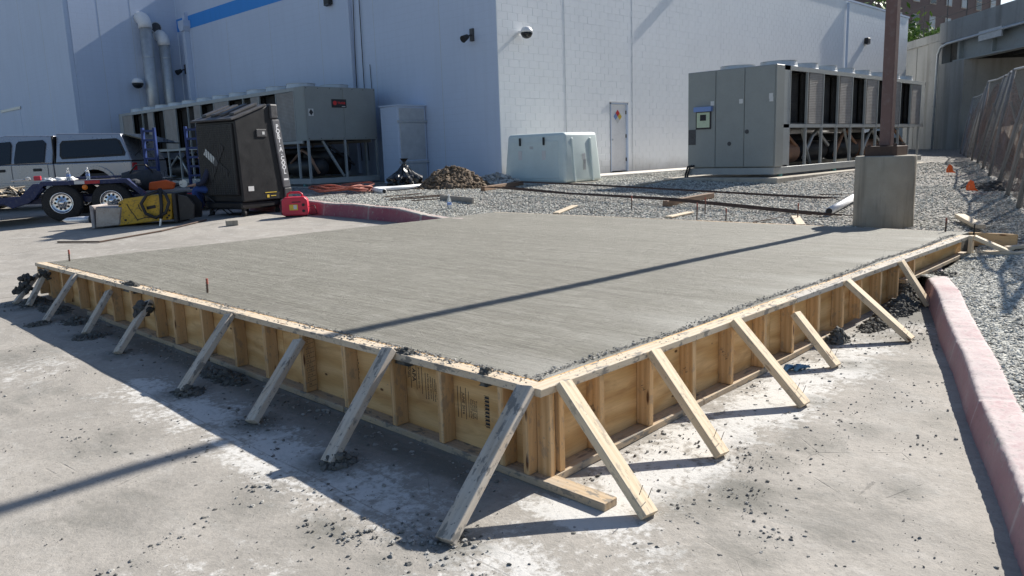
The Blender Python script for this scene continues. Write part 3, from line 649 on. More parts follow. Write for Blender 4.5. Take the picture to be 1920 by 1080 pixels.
for h, ft in BR_L[:6]:
    for k_ in range(2):
        q_ = Vector(h) + Vector((-.045, .02 - .035 * k_, -.02 - .01 * k_)); MB().cyl(q_, q_ + Vector((-.008, 0, .008)), .004, n=6).obj('nail_head', RUST, fl)
fb = thing('edge_form', 'plain plank form closing the back and far left edges of the slab', 'formwork')
board('plank', (7.38, -.36, .395), (7.38, 3.6, .40), .038, .15, PINE, fb); board('plank', (7.38, 3.604, .40), (7.38, 7.74, .40), .038, .15, PALEWOOD, fb)
board('plank', (.12, 7.722, .28), (3.6, 7.722, .32), .038, .30, GREYWOOD, fb); board('plank', (3.604, 7.722, .32), (6.3, 7.722, .36), .038, .20, GREYWOOD, fb)

# ------------------------------------------------------------------ white building
BX, BY = 12.8, 12.9
bl = Vector((BX, BY, .8)); TB = Matrix.Translation(-bl)
bd = thing('warehouse', 'large white painted warehouse with a block side wall and a blue band', 'building', bl)
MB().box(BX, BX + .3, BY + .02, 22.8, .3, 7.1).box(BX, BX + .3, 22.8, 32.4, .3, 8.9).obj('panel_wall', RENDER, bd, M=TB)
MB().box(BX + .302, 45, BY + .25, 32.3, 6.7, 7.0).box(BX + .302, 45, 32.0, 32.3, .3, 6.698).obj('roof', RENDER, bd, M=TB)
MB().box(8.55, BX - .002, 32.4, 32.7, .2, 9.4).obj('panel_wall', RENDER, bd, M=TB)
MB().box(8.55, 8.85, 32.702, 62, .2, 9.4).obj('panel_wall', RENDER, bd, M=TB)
bw = MB().box(BX + .008, 17.74, BY + .006, BY + .246, .3, 8.0).box(18.70, 45, BY + .006, BY + .246, .3, 8.0).box(17.74, 18.70, BY + .006, BY + .246, 2.99, 8.0).obj('block_wall', BLOCKPAINT, bd, M=TB)
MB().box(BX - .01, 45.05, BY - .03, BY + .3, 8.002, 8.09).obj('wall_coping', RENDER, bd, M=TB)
MB().box(44.75, 45, BY + .25, 30, .3, 7.95).obj('end_wall', BLOCKPAINT, bd, M=TB)
# painted blue band on the left wall, slightly proud
MB().box(BX - .004, BX, 22.85, 32.4, 7.1, 7.62).obj('blue_band', BLUEBAND, bd, M=TB)
for y in (15.2, 18.3, 21.3, 24.6, 27.9, 31.0): MB().box(BX - .003, BX, y, y + .012, .4, 7.05).obj('panel_joint', GALV, bd, M=TB)
for x in (9.62, 10.9): MB().box(x, x + .012, 32.397, 32.4, .5, 9.3).obj('panel_joint', GALV, bd, M=TB)
for y in (36, 39): MB().box(8.546, 8.55, y, y + .02, .5, 9.3).obj('panel_joint', GALV, bd, M=TB)
# block courses of the sunlit side wall
CH, BLN = .2032, .4064; DX0, DX1, DZ1 = 17.74, 18.70, 2.99
cache = {}
def block_mesh(L):
    k = round(L, 3)
    if k not in cache: cache[k] = MB().box(0, k - .008, 0, .05, 0, CH - .008).mesh('block', .004)
    return cache[k]
blocks = []
rows = int((7.98 - .55) / CH)
for r in range(rows):
    z = .552 + r * CH; x = BX + .002; first = .2032 if r % 2 else .4064
    while x < 44.9:
        L = first if x < BX + .01 else BLN; x1 = min(x + L, 44.95)
        segs = [(x, x1)]
        if z < DZ1: segs = [(a, b) for a, b in ((x, min(x1, DX0)), (max(x, DX1), x1)) if b - a > .03]
        for a, b in segs: blocks.append((a, b - a, z))
        x = x1
def shown(b):                                       # nearest first, in view, not behind the pale enclosure
    return (b[0] - CAM.x) + .25 * max(0, b[2] - 5.4) * 40
blocks.sort(key=shown)
rest = MB()
for i, (x, L, z) in enumerate(blocks):
    dy = random.uniform(-.0008, .0008)
    if i < 300:
        link('block', block_mesh(L), BLOCKPAINT, bw, Matrix.Translation((x + .004, BY + dy, z + .004)))
    else: rest.box(x + .004, x + L - .004, BY + dy, BY + .05, z + .004, z + CH - .004)
o = rest.obj('far_blocks', BLOCKPAINT, bw); tag(o, kind='stuff')
for x in (15.58, 18.94): MB().box(x - .007, x + .007, BY - .004, BY + .004, .8, 7.98).obj('control_joint', GALV, bw)
# door
dr = MB().box(DX0 + .05, DX1 - .05, BY + .06, BY + .10, .80, 2.90).obj('door', WHITEPL, bd, .004, M=TB)
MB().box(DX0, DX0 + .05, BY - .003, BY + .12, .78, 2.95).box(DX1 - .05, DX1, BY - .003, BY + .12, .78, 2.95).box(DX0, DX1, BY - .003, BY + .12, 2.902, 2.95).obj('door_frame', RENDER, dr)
MB().box(DX0 - .025, DX0 - .001, BY - .001, BY + .01, .78, 2.95).obj('frame_shade_strip', GREYPL, dr)  # solid dark strip standing in for the shade beside the frame
MB().box(DX0 - .02, DX1 + .02, BY - .022, BY, 2.952, 2.985).obj('drip_cap', WHITEPL, dr)
c0 = Vector((18.2, BY + .05, 2.52))
for (dx, dz, mt) in ((0, .11, SIGNRED), (-.11, 0, SHADEBLUE), (.11, 0, YELLOWSIGN), (0, -.11, LABELWHITE)):
    p = c0 + Vector((dx, 0, dz)); m = MB(); m.prism([(p.x - .105, p.z), (p.x, p.z - .105), (p.x + .105, p.z), (p.x, p.z + .105)], p.y, p.y + .004); m.obj('hazard_diamond', mt, dr)
for z in (1.1, 1.85, 2.6): MB().box(DX1 - .075, DX1 - .045, BY + .03, BY + .06, z, z + .11).obj('hinge', GREYPL, dr)
MB().cyl((DX0 + .12, BY + .0, 1.8), (DX0 + .12, BY + .06, 1.8), .03, n=10).obj('door_knob', GALV, dr)
MB().box(8.54, 8.55, 40.8, 43.8, .5, 4.3).obj('door', RENDER, bd, M=TB)
MB().box(8.5, 8.55, 40.6, 44.0, 4.3, 4.42).obj('door_lintel', GALV, bd, M=TB)
# downspouts and conduits on the shaded walls
def downspout(x, y, z0, z1, w=.16, head=False, nx=-1, ny=0):
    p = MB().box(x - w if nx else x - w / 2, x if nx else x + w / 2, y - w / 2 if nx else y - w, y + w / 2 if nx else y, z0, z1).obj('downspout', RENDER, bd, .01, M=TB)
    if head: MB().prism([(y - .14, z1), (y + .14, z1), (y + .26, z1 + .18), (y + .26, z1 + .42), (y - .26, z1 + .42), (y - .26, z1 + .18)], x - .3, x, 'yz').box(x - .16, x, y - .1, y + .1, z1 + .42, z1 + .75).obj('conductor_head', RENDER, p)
    return p
downspout(BX, 31.35, 1, 7.0, .22, True); downspout(BX, 19.5, 1, 7.0, .13)
downspout(8.55, 32.55, .6, 9.3, .18)
for y, sag in ((19.22, .14), (18.92, .03)): MB().tube([(BX - .05, y + sag * math.sin(t * 2.2), 7 - 5.6 * t) for t in np.linspace(0, 1, 9)], .014, 6).obj('wall_cable', BLACKM, bd, M=TB)
MB().tube([(BX - .03, 18.6, 4.4), (BX - .03, 18.52, 1.2)], .01, 6).obj('wall_cable', BLACKM, bd, M=TB)
MB().cyl((36.3, BY - .07, .9), (36.3, BY - .07, 7.9), .06, n=8).obj('conduit', RENDER, bd, M=TB)

def exhaust(x, ztop, r, label):
    t = thing('exhaust_duct', label, 'duct', (x, 32.4 - .42, 2.0), group='ducts on the shaded wall')
    MB().cyl((0, 0, 0), (0, 0, ztop - 2.35), r, n=18).obj('duct_pipe', GALV, t, smooth=True)
    for z in (1.2, 2.6, 3.9): 
        if z < ztop - 2.5: MB().cyl((0, 0, z), (0, 0, z + .03), r + .008, n=18).obj('duct_band', GALV, t)
    a = [(0, .42 * (1 - math.cos(k)) , ztop - 2.36 + .40 * math.sin(k)) for k in np.linspace(0, math.pi / 2, 7)]
    MB().tube([(0, 0, ztop - 2.42)] + a[1:], r + .03, 18).obj('duct_elbow', WHITEPL, t, smooth=True)
exhaust(11.28, 7.5, .24, 'taller left silver exhaust duct with a sunlit white elbow on the shaded wall')
exhaust(11.98, 6.85, .22, 'shorter right silver exhaust duct below a round wall vent')
vn = thing('wall_vent', 'round dark wall vent above the shorter duct', 'vent', (11.85, 32.4, 7.2)); MB().cyl((0, -.12, 0), (0, 0, 0), .24, n=18).obj('vent_ring', GALV, vn); MB().cyl((0, -.13, 0), (0, -.1, 0), .2, n=18).obj('vent_grille', GREYPL, vn)

def dome(loc, nrm, label, s=1.0):
    t = thing('dome_camera', label, 'security camera', loc)
    n = Vector(nrm); c = n * .30 * s
    MB().lathe([(.002, .16 * s), (.07 * s, .15 * s), (.13 * s, .11 * s), (.165 * s, .04 * s), (.17 * s, 0)], c, n=20).obj('dome_housing', WHITEPL, t, smooth=True)
    MB().lathe([(.165 * s, -.003), (.16 * s, -.05 * s), (.12 * s, -.12 * s), (.06 * s, -.155 * s), (.002, -.165 * s)], c, n=20).obj('dome_bubble', GLASS, t, smooth=True)
    MB().bar((0, 0, .03), tuple(c * .6 + Vector((0, 0, .03))), .07 * s, .07 * s).obj('bracket', WHITEPL, t)
dome((13.63, BY - .004, 4.7), (0, -1, 0), 'white dome security camera on the sunlit block wall near the corner')
dome((10.72, 32.4, 4.85), (0, -1, 0), 'white dome security camera on the shaded wall left of the ducts', 1.35)
def flood(loc, nrm, label, s=1.0, name='floodlight'):
    t = thing(name, label, 'lamp', loc); n = Vector(nrm); side = n.cross(Vector((0, 0, 1)))
    MB().bar(tuple(n * .0), tuple(n * .05 * s), .12 * s, .3 * s).obj('wall_plate', GREYPL, t)
    p = n * .05 * s; q = n * .18 * s + Vector((0, 0, -.05 * s)) + side * 0
    MB().tube([p, q], .022 * s, 8).obj('arm', GREYPL, t)
    MB().cyl(q, q + n * .16 * s + Vector((0, 0, -.08 * s)), .06 * s, .09 * s, n=12).obj('lamp_head', BLACKM, t)
flood((BX, 13.85, 4.72), (-1, 0, 0), 'small black bracket lamp on the shaded wall near the building corner', 1.1)
flood((BX, 31.9, 5.5), (-1, 0, 0), 'black lamp beside the far downspout', 1.3)
def wallpack(loc, nrm, label, s=1.0):
    t = thing('wall_light', label, 'lamp', loc); n = Vector(nrm); side = n.cross(Vector((0, 0, 1)))
    MB().bar(tuple(n * 0), tuple(n * .18 * s), .30 * s, .24 * s).obj('lamp_body', BLACKM, t, .02); MB().bar(tuple(n * .06 + Vector((0, 0, -.14 * s))), tuple(n * .18 * s + Vector((0, 0, -.12 * s))), .26 * s, .05).obj('lamp_lens', GREYPL, t)
wallpack((BX, 20.6, 6.62), (-1, 0, 0), 'black wall light at the top edge above the left chiller')
wallpack((38.8, BY - .004, 6.35), (0, -1, 0), 'small black wall light high on the far end of the block wall', 1.1)
wallpack((22.6, BY - .004, 7.5), (0, -1, 0), 'black wall light high on the block wall over the right chiller', .9)

# ------------------------------------------------------------------ chillers
def chiller(name, label, loc, rz, W, L, H, hm, nb, swap, front):
    t = thing(name, label, 'chiller', loc, rz)
    def bx(m, x0, x1, y0, y1, z0, z1): return m.box(y0, y1, x0, x1, z0, z1) if swap else m.box(x0, x1, y0, y1, z0, z1)
    def pt(x, y, z): return (y, x, z) if swap else (x, y, z)
    for x in (0, W - .09): bx(MB(), x, x + .09, 0, L, 0, .16).obj('skid_rail', CHILLER_L, t, .006)
    for y in (0.001, L - .09): bx(MB(), .09, W - .09, y, y + .09, .004, .156).obj('skid_cross', CHILLER_L, t)
    y0 = .42 if front == 'doors' else .28
    # upper condenser box
    for x in (0, W - .05):
        bx(MB(), x, x + .05, y0, L, H - .10, H).obj('top_rail', CHILLER_L, t); bx(MB(), x, x + .05, y0, L, hm - .08, hm).obj('middle_rail', CHILLER_L, t)
    bx(MB(), .05, W - .05, y0, L - .05, H - .03, H - .005).obj('fan_deck', CHILLER_L, t)
    bx(MB(), .05, W - .05, y0 + .05, L - .05, hm + .0, hm + .03).obj('drip_tray', DARKSTEEL, t)
    bx(MB(), W * .5 - .02, W * .5 + .02, y0 + .1, L - .1, hm + .03, H - .03).obj('partition', SHADECOIL, t)
    bx(MB(), 0, W, L - .05, L, hm - .08, H).obj('end_panel', CHILLER, t)
    bx(MB(), -.004, .3, L - .34, L - .052, hm + .002, H - .102).obj('side_panel', CHILLER_L, t)
    if front == 'doors':
        bx(MB(), -.02, W + .02, .0, .40, .17, H + .0).obj('control_cabinet', CHILLER, t, .008)
        for k in range(3):
            d = bx(MB(), W * k / 3 + .008, W * (k + 1) / 3 - .008, -.022, -.001, .19, H - .015).obj('cabinet_door', CHILLER, t, .004)
            zz = 1.5 + .05 * k
            bx(MB(), W * k / 3 + .04, W * k / 3 + .13, -.028, -.022, 1.62, 1.72).obj('warning_sticker', LABELWHITE, d)
        # controller with blue visor on the farthest door
        bx(MB(), W - .62, W - .22, -.045, -.022, 1.08, 1.52).obj('panel_bezel', SIGNDARK, t); bx(MB(), W - .59, W - .25, -.052, -.045, 1.12, 1.47).obj('panel_face', SCREENG, t)
        bx(MB(), W - .50, W - .34, -.056, -.052, 1.28, 1.42).obj('panel_screen', INK, t)
        bx(MB(), W - .66, W - .20, -.12, -.022, 1.49, 1.60).obj('visor', SHADEBLUE, t)
        bx(MB(), W - .21, W - .01, -.027, -.022, .72, 1.08).obj('black_plate', GREYPL, t)
        bx(MB(), .05, .14, -.027, -.022, 1.68, 1.8).obj('warning_sticker', LABELWHITE, t)
        for (a, b) in ((.50, .72), (.30, .98), ): 
            m = MB(); p = pt(W * a, -.028, b); q = pt(W * a, -.022, b); m.cyl(p, q, .05, n=12).obj('knockout_scuff', GREYPL, t)
        bx(MB(), .0, .30, .402, y0 + .30, .2, H).obj('side_panel', CHILLER_L, t)
        bx(MB(), .02, .07, .40, .41, .2, .3).obj('bracket', GALV, t)
        for k in range(2): MB().tube([pt(W - .12 - .06 * k, -.03, .22), pt(W - .02 - .06 * k, -.06, .2), pt(W + .05 - .06 * k, -.06, -.0), pt(W + .05 - .06 * k, -.06, -.12)], .025, 8).obj('conduit_hose', BLACKM, t)
    else:
        bx(MB(), 0, W, .0, .05, hm, H).obj('end_panel', CHILLER, t, .004)
        for k in range(2): bx(MB(), .015 + k * (W * .52), W * .5 - .01 + k * (W * .48), -.012, -.001, hm + .02, H - .02).obj('cover_sheet', CHILLER, t)
        bx(MB(), -.003, .05, .05, .55, hm, H).obj('side_panel', CHILLER, t)
        for k in range(14):
            a = (k % 7) / 6 * (W - .1) + .05; z = hm + .05 if k < 7 else H - .05; MB().cyl(pt(a, -.02, z), pt(a, -.012, z), .012, n=6).obj('bolt', BLACKM, t)
        s_ = bx(MB(), .86, 1.36, -.025, -.0125, 2.16, 2.40).obj('sign_plate', SIGNDARK, t)
        m = MB(); m.cyl(pt(.965, -.032, 2.29), pt(.965, -.0255, 2.29), .062, n=20).obj('sign_disc', SIGNRED, s_)
        text_part('sign_lettering', 'TRANE', .085, SIGNRED, s_, Matrix(((1, 0, 0, 1.19), (0, 0, -1, -.0262), (0, 1, 0, 2.29), (0, 0, 0, 1))), .001, .003)
        bx(MB(), 1.2, 1.32, -.027, -.0252, 2.185, 2.205).obj('sign_small_print', LABELWHITE, s_)
        st = bx(MB(), .08, .24, -.02, -.0125, 1.92, 2.12).obj('diamond_sticker', LABELWHITE, t)
        MB().prism([(.09, 2.02), (.16, 1.93), (.23, 2.02), (.16, 2.11)], -.024, -.0205).obj('sticker_diamond', SIGNDARK, st)
    yb = y0 + (.32 if front == 'doors' else .3); ye = L - .36; bay = (ye - yb) / nb
    for k in range(nb + 1):
        y = yb + k * bay
        bx(MB(), -.006, .05, y - .016, y + .016, hm + .001, H - .101).obj('coil_post', CHILLER_L, t)
        bx(MB(), .005, .06, y - .03, y + .03, .161, hm - .081).obj('leg_post', CHILLER_L, t)
        bx(MB(), W - .06, W - .005, y - .03, y + .03, .161, hm - .081).obj('leg_post', CHILLER_L, t)
    for k in range(nb):
        a, b = yb + k * bay + .024, yb + (k + 1) * bay - .024
        light = (k % 2 == 1) if front == 'doors' else (k % 2 == 0)
        if light:
            bx(MB(), .012, .05, a + bay * (.12 if front == 'doors' else 0), b - bay * (0 if front == 'doors' else .45 if k % 4 == 2 else .0), hm + .01, H - .11).obj('coil', COIL, t)
            bx(MB(), .16, .20, a, b, hm + .01, H - .11).obj('coil', SHADECOIL, t)
        else: bx(MB(), .22, .26, a, b, hm + .01, H - .11).obj('coil', SHADECOIL, t)
        bx(MB(), W - .26, W - .22, a, b, hm + .01, H - .11).obj('coil', SHADECOIL, t)
    # fans
    nf = max(4, int((L - y0) / 1.15)); fp = (L - y0 - .5) / nf
    bmesh_f = None
    for k in range(nf):
        for x in (W * .26, W * .74):
            y = y0 + .3 + (k + .5) * fp; c = pt(x, y, H)
            sh = MB().lathe([(.46, -.004), (.43, .05), (.41, .16), (.425, .165), (.425, .17), (.39, .17), (.39, .0)], c, n=22).obj('fan_shroud', GALV, t, smooth=False)
            m = MB()
            for a in range(4):
                th = a * math.pi / 2 + k; m.bar((c[0], c[1], c[2] + .08), (c[0] + .37 * math.cos(th), c[1] + .37 * math.sin(th), c[2] + .08), .16, .012, up=(.3 * math.sin(th), -.3 * math.cos(th), 1))
            m.obj('fan_blade', BLACKM, sh)
            m = MB(); [m.bar((c[0] - .39, c[1] + o, c[2] + .168), (c[0] + .39, c[1] + o, c[2] + .168), .01, .008) for o in (-.2, 0, .2)]; m.obj('fan_guard', GALV, sh)
    # machinery under the coils
    for k, y in enumerate(np.linspace(1.3 if front == 'doors' else 1.0, L - 1.4, 5)):
        mt = [RUST, BLACKM, BLACKM, RUST, BLACKM][k] if front == 'doors' else BLACKM
        MB().lathe([(.02, -.85), (.2, -.82), (.26, -.7), (.27, 0), (.26, .7), (.2, .82), (.02, .85)], pt(.55 + .1 * (k % 2), y, .47), axis='x' if swap else 'y', n=16).obj('compressor_tank', COPPER if (mt is RUST) else BLACKM, t, smooth=True)
        MB().cyl(pt(.9, y - .7, .75), pt(.9, y + .5, .78), .19, n=14).obj('motor_barrel', BLACKM, t, smooth=True)
        MB().tube([pt(.35, y - .9, .3), pt(.3, y - .5, .85), pt(.4, y, .98), pt(.35, y + .6, .6)], .045, 8).obj('refrigerant_pipe', GALV if k % 2 else COPPER, t, smooth=True)
    MB().cyl(pt(W * .62, .6, .55), pt(W * .62, L - .5, .55), .33, n=18).obj('evaporator_shell', BLACKM, t, smooth=True)
    MB().cyl(pt(W * .40, .5, .96), pt(W * .40, L * .72, .96), .10, n=12).obj('insulated_pipe', WHITEPL if front == 'doors' else BLACKM, t, smooth=True)
    for y in (1.6, 4.2): MB().bar(pt(.1, y, hm - .1), pt(.25, y + .9, .17), .05, .05).obj('diagonal_strut', CHILLER_L, t)
    if front != 'doors':
        for x in (.03, W * .52, W - .03): bx(MB(), x - .03, x + .03, .002, .06, .161, hm - .001).obj('leg_post', CHILLER_L, t)
        MB().bar(pt(W * .22, .1, hm - .02), pt(W * .5, .12, .18), .06, .06).obj('diagonal_strut', CHILLER_L, t); MB().bar(pt(W * .26, .2, hm - .02), pt(W * .7, .25, .5), .05, .05).obj('diagonal_strut', BLACKM, t)
    for k in range(3): MB().cyl(pt(.05, .4 + k * L * .3, -.075), pt(.05, .4 + k * L * .3, -.001), .06, n=12).obj('isolator', TEAL, t)
    return t
COPPER = paint('dull_copper', (.36, .20, .13), .5, .25, dirt=(.15, .11, .09), dirtamt=.6, metal=.3, scale=4)
TEAL = paint('teal_rubber', (.12, .30, .29), .7, .1)
chiller('chiller', 'large grey chiller with three cabinet doors in front of the sunlit block wall', (14.35, 5.8, .825), 0, 2.2, 10.3, 2.42, 1.12, 10, True, 'doors')
chiller('chiller', 'large grey chiller with a red logo plate beside the shaded wall', (9.62, 17.45, .80), 0, 2.42, 14.0, 2.74, 1.24, 13, False, 'panel')
pd = MB().box(14.0, 25.2, 5.55, 8.5, .3, .765).obj('chiller_pad', PADCON, None, .015); tag(pd, 'long concrete plinth under the chiller at the block wall', 'plinth')
pd = MB().box(9.3, 12.3, 17.1, 32.2, .2, .735).obj('chiller_pad', PADCON, None, .015); tag(pd, 'concrete plinth under the chiller with the logo plate', 'plinth')
wk = MB().box(13.9, 24, 11.4, 12.5, .3, .775).obj('walkway', PALECON, None, .01); tag(wk, 'pale concrete walk along the block wall', kind='structure')

# ------------------------------------------------------------------ concrete overpass
BD = Vector((-.7469, -.6649, 0)); BN = Vector((.6649, -.7469, 0)); BP = Vector((46, 11.2, 0))   # u runs towards the camera side, v behind the face
bgl = Matrix(((BD.x, -BN.x * 0 + .6649, 0, BP.x), (BD.y, -.7469, 0, BP.y), (0, 0, 1, 0), (0, 0, 0, 1)))
br = thing('overpass', 'grey concrete road overpass with steel girder crossing behind the fence', 'bridge'); br.matrix_basis = bgl
MB().box(-22, -.2, 0, .5, .2, 6.75).obj('retaining_wall', BRIDGECON, br)
MB().box(-22, -.2, -.12, .45, 6.752, 7.2).obj('wall_cap', BRIDGECON, br)
MB().box(-1.9, -.22, -.10, -.002, .2, 6.74).obj('pilaster', BRIDGECON, br)
for u in (-3.4, -5.4, -8): MB().box(u, u + .04, -.012, -.001, .4, 6.7).obj('wall_joint', DARKSTEEL, br)
MB().box(-.198, 2.45, -.25, 6.4, .2, 5.45).obj('abutment', BRIDGECON, br)
MB().box(-.195, .9, .35, 6.4, 5.46, 7.0).obj('backwall', DARKSTEEL, br)
MB().box(-.198, 40, -.3, .0, 6.55, 7.62).obj('parapet', BRIDGECON, br)
MB().box(-.19, 40, .0, 6.4, 6.56, 6.9).obj('deck', DARKSTEEL, br)
MB().box(.95, 40, .12, .16, 5.55, 6.5).box(.95, 40, -.1, .38, 5.46, 5.549).box(.95, 40, -.1, .38, 6.5, 6.545).obj('girder', BRIDGESTEEL, br)
for u in (1.5, 4.6, 7.8, 11, 14.2): MB().box(u, u + .05, -.08, .118, 5.551, 6.49).obj('girder_stiffener', BRIDGESTEEL, br)
MB().box(1.05, 1.45, -.05, .3, 5.452, 5.458).box(1.1, 1.4, -.02, .28, 5.30, 5.45).obj('bearing', PALECON, br)
for k in range(5): MB().box(2.46, 40, 1.0 + k * 1.2, 1.2 + k * 1.2, 5.6, 6.55).obj('inner_girder', DARKSTEEL, br)
MB().tube([(-.35 + .1, -.34, .4), (-.25, -.34, 5.0), (-.2, -.34, 6.0), (.1, -.34, 6.35), (.7, -.34, 6.45), (3.5, -.34, 6.48), (9, -.34, 6.5)], .07, 8).obj('conduit', GALV, br, smooth=True)
MB().box(3.9, 5.9, -.38, -.30, 6.15, 6.62).obj('blank_sign', GALV, br)
for u in (-9, -6, -3, -.3, 2.2, 5.2, 8.2, 11.2): MB().cyl((u, .1 if u < 0 else -.15, 7.2 if u < -.25 else 7.62), (u, .1 if u < 0 else -.15, 9.0), .025, n=8).obj('rail_post', DARKSTEEL, br)
for z in (8.1, 9.0): MB().cyl((-22, .1, z), (-.3, .1, z), .014, n=6).obj('rail', DARKSTEEL, br)
for z in (7.95,): MB().cyl((-.3, -.15, z), (30, -.15, z), .014, n=6).obj('rail', DARKSTEEL, br)

def far_building(name, label, loc, rz, w, d, h, nx, nz, mt, ww=1.1, wh=1.7):
    t = thing(name, label, 'building', loc, rz); MB().box(0, w, 0, d, 0, h).obj('wall', mt, t)
    sx = w / nx; sz = (h - 2) / nz
    for k in range(1, nz):
        if k % 2 == 0: MB().box(-.05, w + .05, -.12, -.001, 1 + k * sz - .25, 1 + k * sz + .1).obj('stone_band', LIMESTONE, t)
    for i in range(nx):
        for k in range(nz):
            x = (i + .5) * sx; z = 1.4 + k * sz
            f = MB().box(x - ww / 2 - .08, x + ww / 2 + .08, -.06, -.001, z - .08, z + wh + .08).obj('window', LIMESTONE, t)
            MB().box(x - ww / 2, x + ww / 2, -.075, -.0605, z, z + wh).obj('pane', PALEGLASS if (i * 7 + k * 5) % 3 else GLASS, f)
            MB().box(x - ww / 2, x + ww / 2, -.09, -.0755, z + wh * .48, z + wh * .53).obj('sash_bar', LIMESTONE, f)
    for i in range(nx + 1):                                             # side facing left
        pass
    MB().box(-.2, w + .2, -.25, d + .1, h, h + .5).obj('cornice', LIMESTONE, t)
    return t
def at(px, py, depth):
    v = RIGHT * ((px - 960) / 1457) - UP * ((py - 540) / 1457) + FWD
    return CAM + v * depth
p = at(1655, 290, 84); q = at(1854, 290, 97); d_ = q - p
far_building('brick_block', 'brown brick building with tall windows rising behind the overpass', (p.x, p.y, -1), math.atan2(d_.y, d_.x), math.hypot(d_.x, d_.y), 14, 27, 7, 8, BRICKBROWN)
p = at(1795, 290, 130); q = at(1842, 290, 124); d_ = q - p
far_building('brick_house', 'small brown building seen in the gap below the overpass', (p.x, p.y, -1), math.atan2(d_.y, d_.x), math.hypot(d_.x, d_.y), 8, 12.5, 3, 4, BRICKBROWN)

# ------------------------------------------------------------------ foliage beyond
def foliage(name, label, loc, R3, n, leaf, cat='tree', trunk=True, group=None):
    t = thing(name, label, cat, loc, group=group)
    cl = rng.normal(0, 1, (14, 3)); cl /= np.linalg.norm(cl, axis=1)[:, None]; cl *= rng.uniform(.35, .95, (14, 1)); cl *= np.array(R3)
    c = cl[rng.integers(0, 14, n)] + rng.normal(0, .22, (n, 3)) * np.array(R3)
    a = rng.normal(0, 1, (n, 3)); a /= np.linalg.norm(a, axis=1)[:, None]; b = np.cross(a, rng.normal(0, 1, (n, 3))); b /= np.linalg.norm(b, axis=1)[:, None]
    s = leaf * rng.uniform(.6, 1.3, (n, 1)); zt = R3[2] * 1.0
    V = np.stack([c + a * s, c + b * s * .55, c - a * s, c - b * s * .55], 1).reshape(-1, 3); V[:, 2] += zt * (1.6 if trunk else .8)
    k = np.arange(n)[:, None] * 4; F = np.concatenate([k + np.array([[0, 1, 2]]), k + np.array([[0, 2, 3]])])
    tn = np.repeat(rng.uniform(0, 1, n), 4); col = np.stack([tn, tn, tn, tn * 0 + 1], -1)
    link('crown', fast_mesh('crown', V, F, LEAF, False, col), LEAF, t)
    if trunk:
        MB().tube([(0, 0, -.5), (.05 * R3[0], 0, zt * .8), (-.05 * R3[0], .03, zt * 1.8)], [R3[0] * .09, R3[0] * .07, R3[0] * .03], 8).obj('trunk', BARK, t)
        for k in range(5):
            th = k * 1.3; MB().tube([(0, 0, zt * (.7 + .12 * k)), (R3[0] * .5 * math.cos(th), R3[1] * .5 * math.sin(th), zt * (1.2 + .15 * k))], [R3[0] * .04, R3[0] * .015], 6).obj('limb', BARK, t)
    else: MB().tube([(0, 0, -.3), (.02, 0, zt * .9)], [.06, .03], 6).obj('stem', BARK, t)
    return t
def dropz(px, py, depth, z): p = at(px, py, depth); return (p.x, p.y, z)
foliage('shrub', 'bright green bush on the retaining wall right beside the warehouse end', dropz(1728, 60, 52, 7.0), (1.6, 1.6, .9), 2600, .12, 'shrub', False)
foliage('shrub', 'low green bush on the retaining wall next to the bridge parapet', dropz(1790, 55, 52, 7.0), (1.3, 1.3, .65), 2000, .11, 'shrub', False)
foliage('broadleaf_tree', 'green treetop above the roof edge left of the pole', dropz(1650, 15, 70, -1), (3.2, 3.2, 5.6), 3500, .3)
foliage('broadleaf_tree', 'small green tree seen below the overpass beside the fence', dropz(1818, 180, 60, 0), (1.4, 1.4, 2.2), 2200, .14)

# ------------------------------------------------------------------ temporary fence on the right
POSTGREY = paint('weathered_fence_post', (.24, .23, .22), .6, .15)
def fy(x): return .43 + (x - 11.3) * .292
FX = [11.3, 13.2, 15.2, 17.6, 20, 22.6, 25.4, 28.4, 31.6, 35]
fn = thing('chain_link_fence', 'leaning chain link fence with brown netting along the right edge of the gravel', 'fence', (11.3, .43, .42)); FM = Matrix.Translation((-11.3, -.43, -.42))
tops = []
FXX = [7.4, 9.2] + FX
for i, x in enumerate(FXX):
    y = fy(x); z = float(zg(x, y)); ln = .42 + .12 * math.sin(i * 2.1); tp = Vector((x + .1 * math.sin(i * 1.3) + .10, y - ln, z + 2.35 + .05 * math.sin(i)))
    tops.append((Vector((x, y, z)), tp)); MB().tube([(x, y, z - .05), ((x + tp.x) / 2, (y + tp.y) / 2 + .02, (z + tp.z) / 2), tp], .038, 8).obj('fence_post', POSTGREY, fn, M=FM, smooth=True)
    if i % 2 == 0: MB().tube([(x + .35, y - .5, z + .02), (x + .1, y - .1, z + 1.6)], .022, 6).obj('fence_prop', POSTGREY, fn, M=FM)
